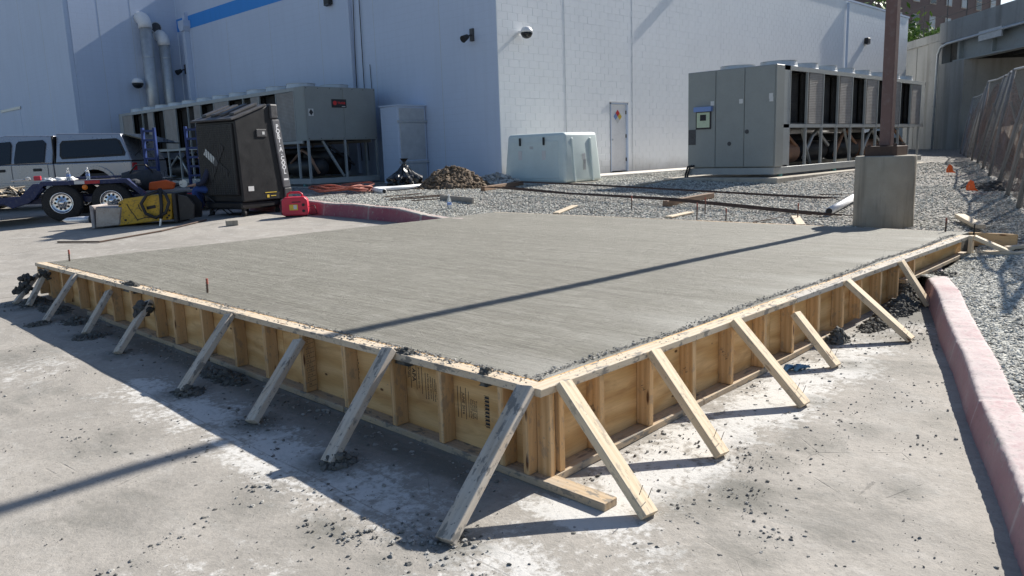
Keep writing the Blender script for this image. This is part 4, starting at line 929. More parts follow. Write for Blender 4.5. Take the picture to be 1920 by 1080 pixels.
for (a, ta), (b, tb) in zip(tops, tops[1:]):
    MB().tube([ta, (ta + tb) / 2 + Vector((0, 0, -.03)), tb], .025, 8).obj('top_rail', GALV, fn, M=FM)
    m = MB(); L = (b - a).length; n = int(L / .15)
    def P(u, v): return (a.lerp(b, u)).lerp(ta.lerp(tb, u), v)
    hh = 2.35; du = hh / L
    for k in range(-int(hh / .15), n):
        for sgn in (0, 1):
            u0 = k * .15 / L; u1 = u0 + du; v0, v1 = 0.03, .98
            if u0 < 0: v0 = max(v0, -u0 / du); u0 = 0
            if u1 > 1: v1 = min(v1, v0 + (1 - u0) / du); u1 = 1
            if v1 - v0 < .02: continue
            p0, p1 = (P(u0, v0), P(u1, v1)) if sgn == 0 else (P(u0, 1 - v0), P(u1, 1 - v1))
            m.cyl(p0, p1, .0013, n=3, caps=False)
    o = m.obj('chain_link', GALV, fn, M=FM); tag(o, kind='stuff')
    # netting tied behind, sagging and torn at the top
    nu, nv = 10, 8; vs = []; fs = []
    for i in range(nu + 1):
        for j in range(nv + 1):
            u = i / nu; v = .02 + (.80 + .12 * math.sin(a.x * 3 + u * 6)) * j / nv
            q = P(u, v) + Vector((.02, .05 + .03 * math.sin(u * 9 + a.x) + .02 * math.sin(v * 11), 0)) * -1; vs.append(q)
    for i in range(nu):
        for j in range(nv): k = i * (nv + 1) + j; fs.append((k, k + nv + 1, k + nv + 2, k + 1))
    m = MB(); m.add(vs, fs); m.obj('netting', NET, fn, M=FM, smooth=True)
# earth bank and rubble behind the fence
eb = grid('earth_bank', lines((6, 44, .8)), lines((0, 14, .7)), lambda X, Y: zg(X, -3 + 0 * X) + .1 + .9 * np.clip((Y - .4) / 3, 0, 1) + .18 * np.sin(1.7 * X) * np.sin(2.1 * Y), DIRT, yf=lambda X, Y: fy(X) - .7 - Y); tag(eb, 'brown earth bank behind the fence', kind='structure')

# ------------------------------------------------------------------ light pole
lp = thing('light_pole', 'brown steel light pole standing on a round concrete pedestal behind the slab', 'light pole', (8.30, 1.362, .42))
pe = MB().lathe([(.366, -.3), (.366, .2), (.366, .6), (.366, .885), (.362, .900), (.35, .908)], n=56).obj('pedestal', PEDESTAL, lp)
for p_ in pe.data.polygons: p_.use_smooth = abs(p_.normal.z) < .2
MB().box(-.20, .20, -.20, .20, .905, 1.03).obj('base_cover', RUST, lp, .006)
MB().box(-.07, .07, -.07, .07, 1.03, 9.3).obj('pole_shaft', RUSTPOLE, lp, .012)
for s in (-1, 1): MB().bar((0, 0, 9.2), (0, s * 1.0, 9.3), .06, .08).obj('arm', RUSTPOLE, lp); MB().box(-.2, .2, s * 1.0 - .3, s * 1.0 + .3, 9.2, 9.42).obj('lamp_head', RUSTPOLE, lp, .02)
for x_ in (-1, 1):
    for y_ in (-1, 1): MB().cyl((x_ * .16, y_ * .16, 1.03), (x_ * .16, y_ * .16, 1.06), .022, n=6).obj('anchor_nut', RUST, lp)

# ------------------------------------------------------------------ rebar stakes, timbers and rebar on the gravel
def stake(x, y, z, h, label, mt=RUST, lean=(.01, .0)):
    t = thing('steel_stake', label, 'stake', (x, y, z)); MB().cyl((0, 0, -.12), (lean[0], lean[1], h), .009, n=8).obj('rod', mt, t)
    for k in range(5): MB().cyl((lean[0] * k / 5, lean[1] * k / 5, h * (k + .5) / 5), (lean[0] * k / 5, lean[1] * k / 5, h * (k + .5) / 5 + .004), .0105, n=8).obj('rib', mt, t)
    if mt is RUST and h > .1: MB().cyl((lean[0], lean[1], h * .62), (lean[0], lean[1], h + .002), .0102, n=8).obj('paint_tip', PINKTIP, t)
PINKTIP = paint('faded_pink_marking_paint', (.38, .12, .09), .7, .2)
stake(.30, 7.55, .474, .13, 'thin rusty stake with red tip at the far left corner of the slab')
stake(.29, 4.0, .474, .115, 'thin rusty stake in the left margin of the slab')
stake(7.28, .33, .474, .16, 'rusty steel stake at the far right corner of the slab')
stake(7.36, .06, .45, .12, 'short dark steel stake by the far right corner of the form', BLACKM)
for (x, y, h, lb) in [(8.3, 5.4, .16, 'rusty stake on a pale wood block behind the middle of the slab'), (8.28, 4.0, .2, 'tall rusty stake behind the slab left of the pedestal'), (7.62, 3.75, .2, 'rusty stake close behind the slab edge, left of the pair'), (7.75, 3.35, .12, 'short rusty stake close behind the slab edge, right of the pair'), (8.36, 2.55, .17, 'rusty stake on a pale wood block near the white pipe')]:
    stake(x, y, float(zg(x, y)), h + .06, lb)
def timber(name, a, b, wd, th, mt, label, cat='timber', lift=0.0, group=None, roll=0):
    za = float(zg(*a)) + th / 2 + lift; zb = float(zg(*b)) + th / 2 + lift
    t = thing(name, label, cat, (a[0], a[1], za), group=group)
    board('beam', (0, 0, 0), (b[0] - a[0], b[1] - a[1], zb - za), wd, th, mt, t, bevel=.006)
timber('timber', (9.5, 10.25), (11.3, 10.75), .10, .10, BROWNWOOD, 'brown timber under the rebar near the pale green enclosure', lift=.01)
timber('timber', (8.85, 5.1), (10.5, 5.15), .10, .10, BROWNWOOD, 'brown timber under the rebar in front of the chiller doors', lift=.01)
timber('timber', (12.1, 7.95), (14.0, 8.15), .10, .05, PALEWOOD, 'pale plank lying in the shade before the chiller cabinet')
timber('timber', (7.75, 9.65), (7.8, 8.75), .05, .12, GREYWOOD, 'grey timber block beside the water bottle on the gravel')
timber('timber', (7.45, 6.35), (8.2, 6.55), .12, .025, PALEWOOD, 'pale stake board flat on the gravel behind the slab centre', lift=.01)
timber('timber', (7.8, 2.25), (8.5, 2.65), .12, .025, PALEWOOD, 'pale stake board flat on the gravel near the white pipe', lift=.01)
timber('timber', (7.55, 4.2), (8.35, 4.3), .12, .025, PALEWOOD, 'pale stake board flat on the gravel between the stakes', lift=.01)
timber('timber', (9.35, .72), (8.35, .23), .12, .05, PALEWOOD, 'short pale plank lying on the gravel beyond the far right corner', lift=.05)
timber('timber', (7.5, -.62), (7.05, -.33), .09, .04, PALEWOOD, 'pale offcut on edge beside the far right brace', lift=.03)
timber('timber', (6.95, -.95), (6.98, -.14), .09, .035, PALEWOOD, 'pale board flat on the gravel below the far right brace')
timber('timber', (7.45, -.78), (7.2, -.42), .09, .02, PALEWOOD, 'thin pale scrap board by the dark stake', lift=.005)
def rebar(pts, label, r=.0075, group='loose rebar on the gravel'):
    p0 = Vector(pts[0]); t = thing('rebar', label, 'rebar', p0, group=group); MB().tube([Vector(p) - p0 for p in pts], r, 6).obj('rod', RUST, t)
def gz(x, y, dz=.02): return (x, y, float(zg(x, y)) + dz)
for k in range(4):
    o = k * .07
    rebar([gz(11.2 + o, 11.3 - o, .1), gz(10.75 + o, 8.4, .11), gz(10.6 + o, 6.0 - o, .12), gz(10.75 + o, 3.3 - o * 2, .07)], 'long rusty bar in the far bundle lying across the timbers', group='bars of the far rebar bundle')
for k in range(5):
    o = k * .06
    rebar([gz(9.45 + o, 10.3 - o * 3, .11), gz(9.1 + o, 7.6, .10), gz(8.95 + o, 5.2, .115), gz(8.6 + o, 2.45 - o * 2, .05)], 'long rusty bar in the near bundle lying across the timbers', group='bars of the near rebar bundle')
rebar([gz(8.55, 2.3, .04), gz(9.1, 2.5, .03)], 'short bent bar end beside the white pipe'); rebar([gz(10.8, 3.3, .05), gz(11.6, 3.6, .03), gz(11.9, 3.3, .03)], 'bent bar end at the right of the far bundle'); rebar([gz(8.35, 2.75, .03), gz(7.7, 2.9, .02)], 'short bar lying towards the slab near the pipe')
for (a, b, lb) in [((7.4, 11.1), (8.3, 10.9), 'short rusty bar lying on the gravel by the soil heap, nearest it'), ((7.3, 10.7), (8.4, 10.3), 'second short rusty bar on the gravel by the soil heap'), ((7.1, 10.5), (8.3, 10.1), 'third short rusty bar on the gravel by the soil heap'), ((7.2, 9.9), (8.2, 9.4), 'short rusty bar on the gravel nearest the slab at left')]:
    rebar([gz(*a, .025), gz(*b, .035)], lb, .011)
for k in range(9):
    x = 9.3 - k * .28; rebar([gz(x, -.55 + .03 * k, .02), gz(x + .12, -.85, .10), gz(x + .18, -.95, .12)], 'bent wire hook sticking out of the gravel near the fence', .004, 'wire hooks in the gravel by the fence')

def pipe(pts, r, mt, name, label, hollow=True):
    p0 = Vector(pts[0]); t = thing(name, label, 'pipe', p0); MB().tube([Vector(p) - p0 for p in pts], r, 16).obj('pipe_wall', mt, t, smooth=True)
    if hollow:
        d = (Vector(pts[0]) - Vector(pts[1])).normalized(); MB().cyl(d * .0005, d * .003, r * .84, n=16).obj('pipe_bore', BLACKM, t)
pipe([gz(9.0, 2.36, .075), gz(10.0, 2.55, .085), gz(11.0, 2.75, .09)], .055, PVC, 'plastic_pipe', 'white plastic pipe lying beside the concrete pedestal')
pipe([gz(8.12, 12.0, .06), gz(8.2, 12.5, .06), gz(8.45, 12.75, .06), gz(8.9, 12.7, .06), gz(9.9, 12.5, .06)], .055, PVC, 'plastic_pipe', 'bent white plastic pipe lying left of the black bag')
# hose coil
hp = []
for k in range(230):
    a = k * .20; rr = .42 + .12 * math.sin(k * .23) + .05 * math.sin(k * .71); hp.append((rr * 1.35 * math.cos(a) + .06 * math.sin(k * .09), rr * math.sin(a), .03 + .10 * (.5 + .5 * math.sin(k * .37)) + .0004 * k))
hc = thing('hose_coil', 'coiled red air hose on the gravel behind the generator', 'hose', (7.75, 13.1, float(zg(7.75, 13.1)))); hc.rotation_euler = (0, 0, -.75)
MB().tube(hp, .018, 7).obj('hose', RUBRED, hc, smooth=True)

# ------------------------------------------------------------------ heaps and lumps
def heap(name, label, cat, loc, rx, ry, h, mt, lumps, tone, s0, s1, seed=1):
    t = thing(name, label, cat, loc); r_ = np.random.default_rng(seed)
    n = 26; V = []; F = []
    X, Y = np.meshgrid(np.linspace(-1, 1, n), np.linspace(-1, 1, n), indexing='ij'); D = np.hypot(X, Y)
    Z = h * np.clip(1 - D, -.15, 1) ** .9 * (1 + .25 * np.sin(5 * X + seed) * np.sin(4 * Y)) + h * .06 * r_.standard_normal(X.shape) if h else X * 0
    Z = np.where(D > 1, -.06, np.nan_to_num(Z)); V = np.stack([X * rx, Y * ry, Z], -1).reshape(-1, 3)
    i, j = np.meshgrid(np.arange(n - 1), np.arange(n - 1), indexing='ij'); a = (i * n + j).ravel(); b = a + n
    link('mound', fast_mesh('mound', V, np.concatenate([np.stack([a, b, b + 1], -1), np.stack([a, b + 1, a + 1], -1)]), mt, True), mt, t)
    d = np.sqrt(r_.uniform(0, 1, lumps)) * 1.12; th = r_.uniform(0, 6.28, lumps); px, py = d * np.cos(th), d * np.sin(th)
    pz = h * np.clip(1 - d, 0, 1) ** .9 * (1 + .25 * np.sin(5 * px + seed) * np.sin(4 * py)); S = s0 + (s1 - s0) * r_.uniform(0, 1, lumps) ** 2.5
    g = r_.uniform(.7, 1.3, lumps)[:, None] * np.array(tone)[None]
    o = scatter('clods', np.stack([px * rx, py * ry, pz + S * .3], -1), S, g, CRUMB, flat=.75, base=(IV1, IF1), rough=.18); o.parent = t; tag(o, kind='stuff')
    return t
heap('soil_heap', 'heap of brown soil between the black bag and the wall corner', 'soil heap', (10.2, 12.0, float(zg(10.2, 12.0)) - .02), .85, 1.0, .52, DIRT, 2200, (.17, .125, .085), .008, .05, 3)
heap('stone_heap', 'low heap of pale broken stone beside the soil heap', 'rubble', (11.3, 11.7, float(zg(11.3, 11.7)) - .02), .8, .9, .28, GRAVELBED, 900, (.5, .49, .46), .02, .06, 4)
heap('fence_rubble', 'small dark rubble pile at the foot of the fence', 'rubble', (14.6, 1.5, float(zg(14.6, 1.5)) - .02), .7, .5, .12, DIRT, 300, (.12, .11, .10), .02, .06, 5)
def lump(loc, rx, ry, h, n, label, s1=.022, seed=1, tone=(.13, .127, .115)):
    heap('wet_concrete_lump', label, 'concrete lump', loc, rx, ry, h, SLURRY, n, tone, .005, s1, seed)
SLURRY = conc_mat('dark_wet_concrete', (.10, .098, .088), (.15, .146, .132), .2, 14, (.05, .05, .045))
BLOB = [(-.07, 4.43, .345, .06, 'concrete lump stuck on the brace head, fifth brace from the near corner'), (-.05, 7.26, .40, .055, 'concrete lump on the second last brace of the left side'), (-.12, 7.62, .30, .06, 'concrete lump high on the last brace at the far left corner'), (-.19, 7.58, .22, .06, 'lower concrete lump on the last brace at the far left corner')]
for i, (x, y, z, r, lb) in enumerate(BLOB):
    r_ = np.random.default_rng(i); t = thing('wet_concrete_lump', lb, 'concrete lump', (x, y, z))
    P = r_.normal(0, .42, (60, 3)) * r; S = r_.uniform(.25, .5, 60) * r; g = r_.uniform(.06, .11, (60, 1)) * np.array([[1, .98, .92]])
    o = scatter('clods', P, S, g, CRUMB, flat=.9, base=(IV1, IF1), rough=.18); o.parent = t; tag(o, kind='stuff')
for i, (x, y, rx, ry, h, lb) in enumerate([(-.44, 1.02, .09, .08, .07, 'dark concrete pile round the foot of the second brace on the left side'), (-.12, 2.95, .10, .28, .05, 'dark concrete spill along the left form near the fourth brace'), (-.44, 2.8, .10, .12, .05, 'dark concrete pile at the foot of the fourth brace'),
        (-.12, 6.75, .12, .3, .05, 'dark concrete spill at the far end of the left form'), (-.16, 5.9, .13, .2, .045, 'dark concrete spill between the far left braces'), (-.14, 7.35, .14, .2, .09, 'dark concrete pile under the far left corner'), (-.3, 5.1, .14, .13, .03, 'flat concrete splash near the sixth left brace'), (-.45, 6.1, .10, .08, .03, 'flat concrete splash at the seventh left brace foot'),
        (3.95, -.12, .32, .10, .10, 'rough concrete spill along the right form before the kerb'), (4.55, -.10, .35, .13, .12, 'largest concrete spill between right form and kerb'), (5.0, .02, .22, .12, .17, 'concrete heap against the kerb end under the right form'), (3.25, -.06, .14, .07, .10, 'concrete lump at the end of the right bottom plate'),
        (4.83, -.22, .07, .06, .07, 'concrete lump at the foot of the last right brace')]):
    lump((x, y, zpf(x, y) - .012), rx, ry, h, int(240 * rx * ry / .02) + 60, lb, .024, i + 11)
lump((.045, 1.05, .479), .035, .08, .022, 60, 'concrete scraps on the left top plate above the second brace', .012, 41); lump((.05, 5.0, .479), .04, .16, .03, 80, 'concrete scraps on the left top plate near the middle', .014, 42); lump((.04, .40, .479), .03, .03, .03, 22, 'small concrete lump on the left top plate near the corner', .014, 43)
lump((5.6, -.12, float(zg(5.6, -.2)) - .0), .25, .16, .05, 120, 'scattered wet concrete on the kerb end by the form', .02, 44)

def bagmesh():
    V, F = ico(3); r_ = np.random.default_rng(5)
    fold = .09 * np.sin(9 * np.arctan2(V[:, 1], V[:, 0]) + 4 * V[:, 2]) + .06 * np.sin(17 * np.arctan2(V[:, 1], V[:, 0]) - 6 * V[:, 2] + 1) + .05 * r_.standard_normal(len(V))
    z = V[:, 2]; rr = np.where(z > .2, 1 - .75 * np.clip((z - .2) / .8, 0, 1) ** .8, 1) * (1 + fold)
    W = np.stack([V[:, 0] * .42 * rr, V[:, 1] * .42 * rr, np.clip(z, -.55, 1) * .38 + .2 + .12 * np.clip(z - .6, 0, 1)], -1); W += r_.normal(0, .006, W.shape); return W, F
bgT = thing('rubbish_bag', 'full black plastic rubbish bag beside the soil heap', 'bag', (9.55, 13.05, float(zg(9.55, 13.05)))); V, F = bagmesh(); bg_ = link('bag', fast_mesh('bag', V, F, BAG, False), BAG, bgT)
MB().lathe([(.05, .60), (.04, .66), (.11, .74), (.02, .72)], n=9).obj('bag_neck', BAG, bgT)

# blue gloves
gl = thing('work_glove', 'pair of crumpled blue work gloves by the right form', 'gloves', (2.33, -.10, zpf(2.33, -.1)))
for k, (dx, dy) in enumerate(((0, 0), (.05, -.05))):
    MB().tube([(dx - .05, dy, .02), (dx, dy + .01, .03), (dx + .05, dy - .01, .02)], [.014, .02, .014], 8).obj('glove_palm', GLOVE, gl, smooth=True)
    for j in range(4): MB().tube([(dx + .04, dy - .02 + .013 * j, .02), (dx + .075, dy - .03 + .018 * j, .022), (dx + .10, dy - .03 + .02 * j, .01)], [.009, .009, .007], 6).obj('glove_finger', GLOVE, gl, smooth=True)

# ------------------------------------------------------------------ pale green enclosure
en = thing('equipment_enclosure', 'pale green fibreglass enclosure with two latches standing before the block wall', 'enclosure', (12.0, 9.95, .735))
W_, D_, H_ = 1.45, 2.1, 1.22
m = MB(); s_ = .10
m.add([(0, 0, 0), (W_, 0, 0), (W_, D_, 0), (0, D_, 0), (s_ * .8, s_, H_), (W_ - s_ * .8, s_, H_), (W_ - s_ * .8, D_ - s_, H_), (s_ * .8, D_ - s_, H_)], [(0, 3, 2, 1), (4, 5, 6, 7), (0, 1, 5, 4), (1, 2, 6, 5), (2, 3, 7, 6), (3, 0, 4, 7)])
m.obj('shell', FIBRE, en, .09, 4, True)
def xf(z): return .08 * z / H_                      # the front leans back
fp = [(xf(.12) - .008, .2, .12), (xf(.12) - .008, 1.88, .12), (xf(1.03) - .008, 1.82, 1.03), (xf(1.03) - .008, .26, 1.03)]
m = MB(); m.add(fp + [(x + .02, y, z) for x, y, z in fp], [(0, 1, 2, 3), (7, 6, 5, 4), (0, 4, 5, 1), (1, 5, 6, 2), (2, 6, 7, 3), (3, 7, 4, 0)]); dpn = m.obj('front_hatch', FIBRE, en, .006)
for y in (.72, 1.52):
    MB().box(xf(.95) - .05, xf(.95) - .002, y - .02, y + .02, .93, 1.12).obj('latch', BLACKM, en, .006); MB().box(xf(.65) - .013, xf(.65) - .004, y - .06, y + .06, .52, .80).obj('warning_label', LABELWHITE, dpn); MB().box(xf(.72) - .0145, xf(.72) - .013, y - .035, y + .035, .69, .76).obj('label_symbol', SIGNDARK, dpn)
MB().box(xf(.9) - .014, xf(.9) - .005, 1.08, 1.2, .84, .91).obj('rating_plate', GALV, dpn)
for x in (.35, 1.05): MB().bar((x, -.012, .02), (x, .085, 1.08), .06, .05, up=(0, 1, 0)).obj('side_rib', FIBRE, en, .012)
MB().box(.68, .80, .025, .03, .55, .70).obj('warning_label', LABELWHITE, en); MB().box(.7, .8, .0105, .017, .3, .55).obj('rating_plate', GALV, en)
MB().box(-.12, W_ + .2, -.12, D_ + .1, -.2, .0).obj('base_pad', PADCON, en)

# galvanised cabinet at the shaded wall
gv = thing('sheet_metal_cabinet', 'tall galvanised sheet metal box against the shaded wall right of the chiller', 'cabinet', (11.62, 16.0, .68))
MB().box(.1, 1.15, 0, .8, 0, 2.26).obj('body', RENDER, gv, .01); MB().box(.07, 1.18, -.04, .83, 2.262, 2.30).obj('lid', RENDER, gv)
for z0, z1 in ((.72, 1.78), (1.86, 2.2), (.05, .60)): MB().box(.16, 1.09, -.02, -.001, z0, z1).obj('panel', GALV, gv, .004)
for z in (.62, 1.79): MB().box(.08, 1.17, -.045, -.002, z, z + .065).obj('strap', GALV, gv)

# ------------------------------------------------------------------ evaporative cooler
ck = thing('evaporative_cooler', 'tall black portable evaporative cooler on casters with white lettering down its edge', 'cooler', (5.12, 12.82, zpf(5.1, 12.8)))
RAILGREY = paint('grey_moulded_rail', (.13, .13, .14), .5, .2, dirt=(.25, .25, .25), dirtamt=.2)
ua = Vector((-.62, .78, 0)).normalized(); ub = Vector((.85, -.0, 0)); 
ang = math.radians(11); ck.rotation_euler = (0, 0, ang)                 # local +X runs along the side with the lettering
# local: corner between grille face and side face at the origin; grille face towards +Y at x=0 faces -X; side face y=0
m = MB(); prof = [(.05, .30), (1.16, .30), (.98, 2.26), (.84, 2.26), (.10, 2.0), (.0, 1.95)]
m.prism(prof, 0, 1.28); m.obj('housing', BLACKPL, ck, .03, 2)
MB().box(-.03, .045, .06, 1.22, .45, 1.90).obj('grille_frame', BLACKPL, ck, .01)
gm = MB()
for k in range(32): gm.box(-.042, -.034, .08, 1.20, .48 + k * .044, .483 + k * .044)
for k in range(16): gm.box(-.050, -.043, .08 + k * .074, .083 + k * .074, .47, 1.88)
gm.obj('grille', GREYPL, ck)
for a in range(4):
    th = a * math.pi / 2 + .6; MB().bar((-.032, .64, 1.12), (-.032, .64 + .42 * math.cos(th), 1.12 + .42 * math.sin(th)), .02, .14, up=(0, -math.sin(th), math.cos(th))).obj('fan_blade', BLACKM if a else GALV, ck)
MB().cyl((-.055, .64, 1.12), (-.03, .64, 1.12), .07, n=14).obj('fan_hub', GREYPL, ck)
MB().prism([(-.08, 1.95), (.12, 2.005), (.84, 2.265), (.80, 2.30), (.10, 2.055), (-.10, 1.99)], -.03, 1.31).obj('hood', GREYPL, ck, .01)
for k in range(4):
    y0_ = .12 + k * .30; MB().prism([(.10, 2.06), (.72, 2.28), (.70, 2.33), (.10, 2.11)], y0_, y0_ + .15).obj('hood_rib', GREYPL, ck, .01)
m = MB(); m.add([(1.12, -.03, .34), (1.30, -.03, .34), (1.12, -.03, 2.10), (1.0, -.03, 2.10)], [(0, 1, 2, 3)])
M2 = MB(); M2.add([(1.10, -.035, .55), (1.30, -.035, .55), (1.13, -.035, 1.98), (.93, -.035, 1.98), (1.10, .10, .55), (1.30, .10, .55), (1.13, .10, 1.98), (.93, .10, 1.98)], [(0, 1, 2, 3), (7, 6, 5, 4), (0, 4, 5, 1), (1, 5, 6, 2), (2, 6, 7, 3), (3, 7, 4, 0)])
M2.obj('edge_rail', RAILGREY, ck, .015)
MB().box(.90, 1.10, -.04, .1, 1.99, 2.30).obj('edge_cap', GREYPL, ck, .03, 2); MB().box(1.12, 1.32, -.036, .09, .33, .54).obj('edge_foot', GREYPL, ck, .015)
txt = 'PORT-A-COOL'
for k, ch in enumerate(txt):
    z = 1.83 - k * .095; x = 1.03 + (1.83 - z) * .119 + .02
    text_part('lettering', ch, .13 if ch != '-' else .1, WHITEINK, ck, Matrix(((1, 0, 0, x), (0, 0, -1, -.0362), (0, 1, 0, z), (0, 0, 0, 1))), .0008, .005)
MB().box(1.12, 1.24, -.0375, -.0355, .70, .74).obj('small_lettering', WHITEINK, ck)
MB().box(.52, .78, -.02, .002, 1.62, 1.78).obj('control_panel', GREYPL, ck, .01); MB().box(.66, .72, -.023, -.0205, 1.67, 1.73).obj('control_label', LABELWHITE, ck)
MB().box(.20, .34, -.006, .0, .52, .62).obj('paper_label', LABELWHITE, ck); MB().box(.62, .92, -.006, .0, .46, .475).box(.66, .72, -.006, .0, .36, .42).box(.76, .90, -.006, .0, .385, .40).obj('yellow_label', YELLOWSIGN, ck)
MB().box(.02, 1.15, .03, 1.25, .16, .31).obj('base_tank', BLACKPL, ck, .03)
for x in (.12, 1.0):
    for y in (.1, 1.15):
        MB().box(x - .03, x + .03, y - .035, y + .035, .10, .17).obj('caster_fork', BLACKM, ck); MB().cyl((x - .022, y, .065), (x + .022, y, .065), .065, n=14).obj('caster_wheel', RUBBER, ck)

# ------------------------------------------------------------------ generator
gn = thing('generator', 'small red portable generator standing at the end of the kerb', 'generator', (5.72, 11.75, zpf(5.7, 11.75)), math.radians(-38))
MB().prism([(-.24, .03), (.24, .03), (.26, .10), (.25, .34), (.19, .40), (-.19, .40), (-.25, .34), (-.26, .10)], -.14, .14).obj('shell', RED, gn, .025, 2)
MB().tube([(-.15, 0, .38), (-.14, 0, .46), (-.09, 0, .485), (.09, 0, .485), (.14, 0, .45), (.15, 0, .38)], .022, 8).obj('handle', RED, gn, smooth=True)
MB().box(-.275, -.18, -.12, .12, .05, .33).obj('exhaust_panel', BLACKPL, gn, .02); MB().box(-.10, .06, -.147, -.139, .14, .25).obj('sticker', YELLOWSIGN, gn); MB().box(-.02, .04, -.149, -.1475, .16, .24).obj('sticker_print', LABELWHITE, gn)
for z in (.12, .24): MB().cyl((.17, -.15, z), (.17, -.138, z), .03, n=12).obj('outlet', BLACKM, gn)
MB().box(-.05, .12, -.143, -.138, .29, .31).obj('vent_slot', BLACKM, gn); MB().box(-.2, .2, -.1, .1, .0, .03).obj('feet', RUBBER, gn)
MB().box(-.278, -.274, -.06, .0, .11, .15).obj('sticker', LABELWHITE, gn)
MB().tube([(.26, -.05, .2), (.38, -.1, .22), (.42, -.05, .05), (.3, .1, .015), (.2, .4, .015)], .008, 6).obj('power_cord', BLACKM, gn, smooth=True)

# ------------------------------------------------------------------ hydraulic breaker
def brk():
    a = at(190, 425, 15.6); b = at(335, 402, 15.6); z = zpf(a.x, a.y); d = b - a
    t = thing('hydraulic_breaker', 'yellow hydraulic breaker attachment lying on its side by the trailer', 'breaker', (a.x, a.y, z), math.atan2(d.y, d.x))
    # local +X towards the mounting plate, -Y towards the camera, breaker about 1.7 m long
    MB().prism([(.42, .03), (1.50, .12), (1.56, .62), (1.0, .60), (.62, .56), (.50, .50)], -.22, .02).obj('side_plate', YELLOW, t, .015)
    MB().prism([(.42, .03), (1.50, .12), (1.56, .62), (1.0, .60), (.62, .56), (.50, .50)], .12, .34).obj('side_plate', YELLOW, t, .015)
    MB().box(.5, 1.5, .02, .12, .1, .5).obj('power_cell', BLACKM, t)
    MB().prism([(.0, .0), (.48, .04), (.56, .40), (.04, .42)], -.24, .36).obj('tool_bushing', STEEL, t, .02)
    MB().box(-.06, .0, -.26, .38, -.0, .45).obj('front_plate', WHITISHSTEEL, t, .012)
    MB().cyl((-.2, -.0, .16), (-.02, -.0, .17), .075, n=14).obj('chisel_collar', BLACKM, t)
    MB().lathe([(.07, 0), (.068, -.22), (.05, -.46), (.004, -.56)], (-.2, 0, .16), axis='x', n=14).obj('chisel', BRIGHTSTEEL, t, smooth=True)
    MB().box(1.56, 1.63, -.26, .38, .06, .64).obj('mounting_plate', BLACKM, t, .01); MB().prism([(1.66, .1), (1.92, .12), (1.96, .4), (1.84, .56), (1.66, .6)], -.2, -.14).obj('bracket_ear', BLACKM, t)
    MB().prism([(1.66, .1), (1.92, .12), (1.96, .4), (1.84, .56), (1.66, .6)], .2, .26).obj('bracket_ear', BLACKM, t)
    MB().tube([(1.34, -.26, .70), (1.1, -.30, .62), (.98, -.31, .46), (1.05, -.32, .26), (1.24, -.32, .17), (1.44, -.32, .26), (1.52, -.31, .46), (1.46, -.28, .62), (1.36, -.24, .70)], .032, 10).obj('hydraulic_hose', BLACKM, t, smooth=True)
    MB().tube([(1.36, -.27, .74), (1.37, -.31, .4), (1.34, -.33, .15)], .034, 10).obj('hydraulic_hose', BLACKM, t, smooth=True); MB().cyl((1.34, -.33, .15), (1.30, -.34, -.06), .022, n=10).obj('hose_coupling', BRIGHTSTEEL, t)
    for (x, z_) in ((.53, .45), (.60, .14), (1.46, .2), (1.42, .16), (1.48, .3)): MB().cyl((x, -.232, z_), (x, -.221, z_), .022, n=8).obj('bolt', BLACKM, t)
    MB().bar((1.04, -.226, .36), (1.22, -.226, .39), .006, .06).obj('slot', BLACKM, t)
    for pl in ([(.66, .46), (.70, .36), (.80, .20), (.84, .12)], [(.84, .14), (1.0, .18), (1.16, .17)], [(.88, .44), (.90, .36), (.94, .30)]):
        m = MB()
        for p, q in zip(pl, pl[1:]): m.bar((p[0], -.224, p[1]), (q[0], -.224, q[1]), .006, .014)
        m.obj('paint_scratch', BLACKM, t)
    text_part('model_lettering', '1150', .07, INK, t, Matrix(((1, 0, 0, 1.02), (0, 0, -1, -.2215), (0, 1, 0, .20), (0, 0, 0, 1))), .0008, .002)
WHITISHSTEEL = paint('scuffed_pale_steel', (.42, .38, .36), .6, .2, dirt=(.2, .1, .07), dirtamt=.6, scale=6)
brk()
# small items on the ground
cb = thing('concrete_block', 'small grey concrete block alone on the pavement', 'block', (4.35, 11.75, zpf(4.35, 11.75)), -.4); MB().box(-.11, .11, -.07, .07, 0, .10).obj('block', PEDESTAL, cb, .008)
p0 = at(107, 445, 13.6); p1 = at(185, 444, 13.3); p2 = at(300, 418, 14.3); p3 = at(385, 394, 15.6)
rebar([(p.x, p.y, zpf(p.x, p.y) + .02) for p in (p0, p1, p2, p3)], 'long thin dark bar lying on the pavement before the breaker', .016)
def bottle(loc, label, s=1.0):
    t = thing('water_bottle', label, 'bottle', loc, group='water bottles')
    MB().lathe([(.028 * s, 0), (.032 * s, .006), (.032 * s, .12 * s), (.026 * s, .15 * s), (.013 * s, .185 * s), (.013 * s, .2 * s)], n=12).obj('bottle_body', CLEAR, t, smooth=True)
    MB().cyl((0, 0, .2 * s), (0, 0, .218 * s), .015 * s, n=10).obj('cap', WHITEPL, t); MB().cyl((0, 0, .065 * s), (0, 0, .105 * s), .0328 * s, n=12).obj('bottle_label', SHADEBLUE, t)
bottle(gz(7.05, 8.6, .0), 'clear water bottle with blue label on the gravel behind the slab', 1.25)
def flag(x, y, label):
    z = float(zg(x, y)); t = thing('marker_flag', label, 'flag', (x, y, z)); MB().cyl((0, 0, -.05), (.02, 0, .30), .003, n=5).obj('wire', GALV, t)
    m = MB(); m.add([(.02, 0, .27), (.0, -.07, .24), (-.03, -.11, .12), (.03, -.15, .07), (.02, .05, .08), (.015, .05, .16)], [(0, 1, 5), (1, 2, 4, 5), (2, 3, 4)]); m.obj('flag_cloth', ORANGE, t)
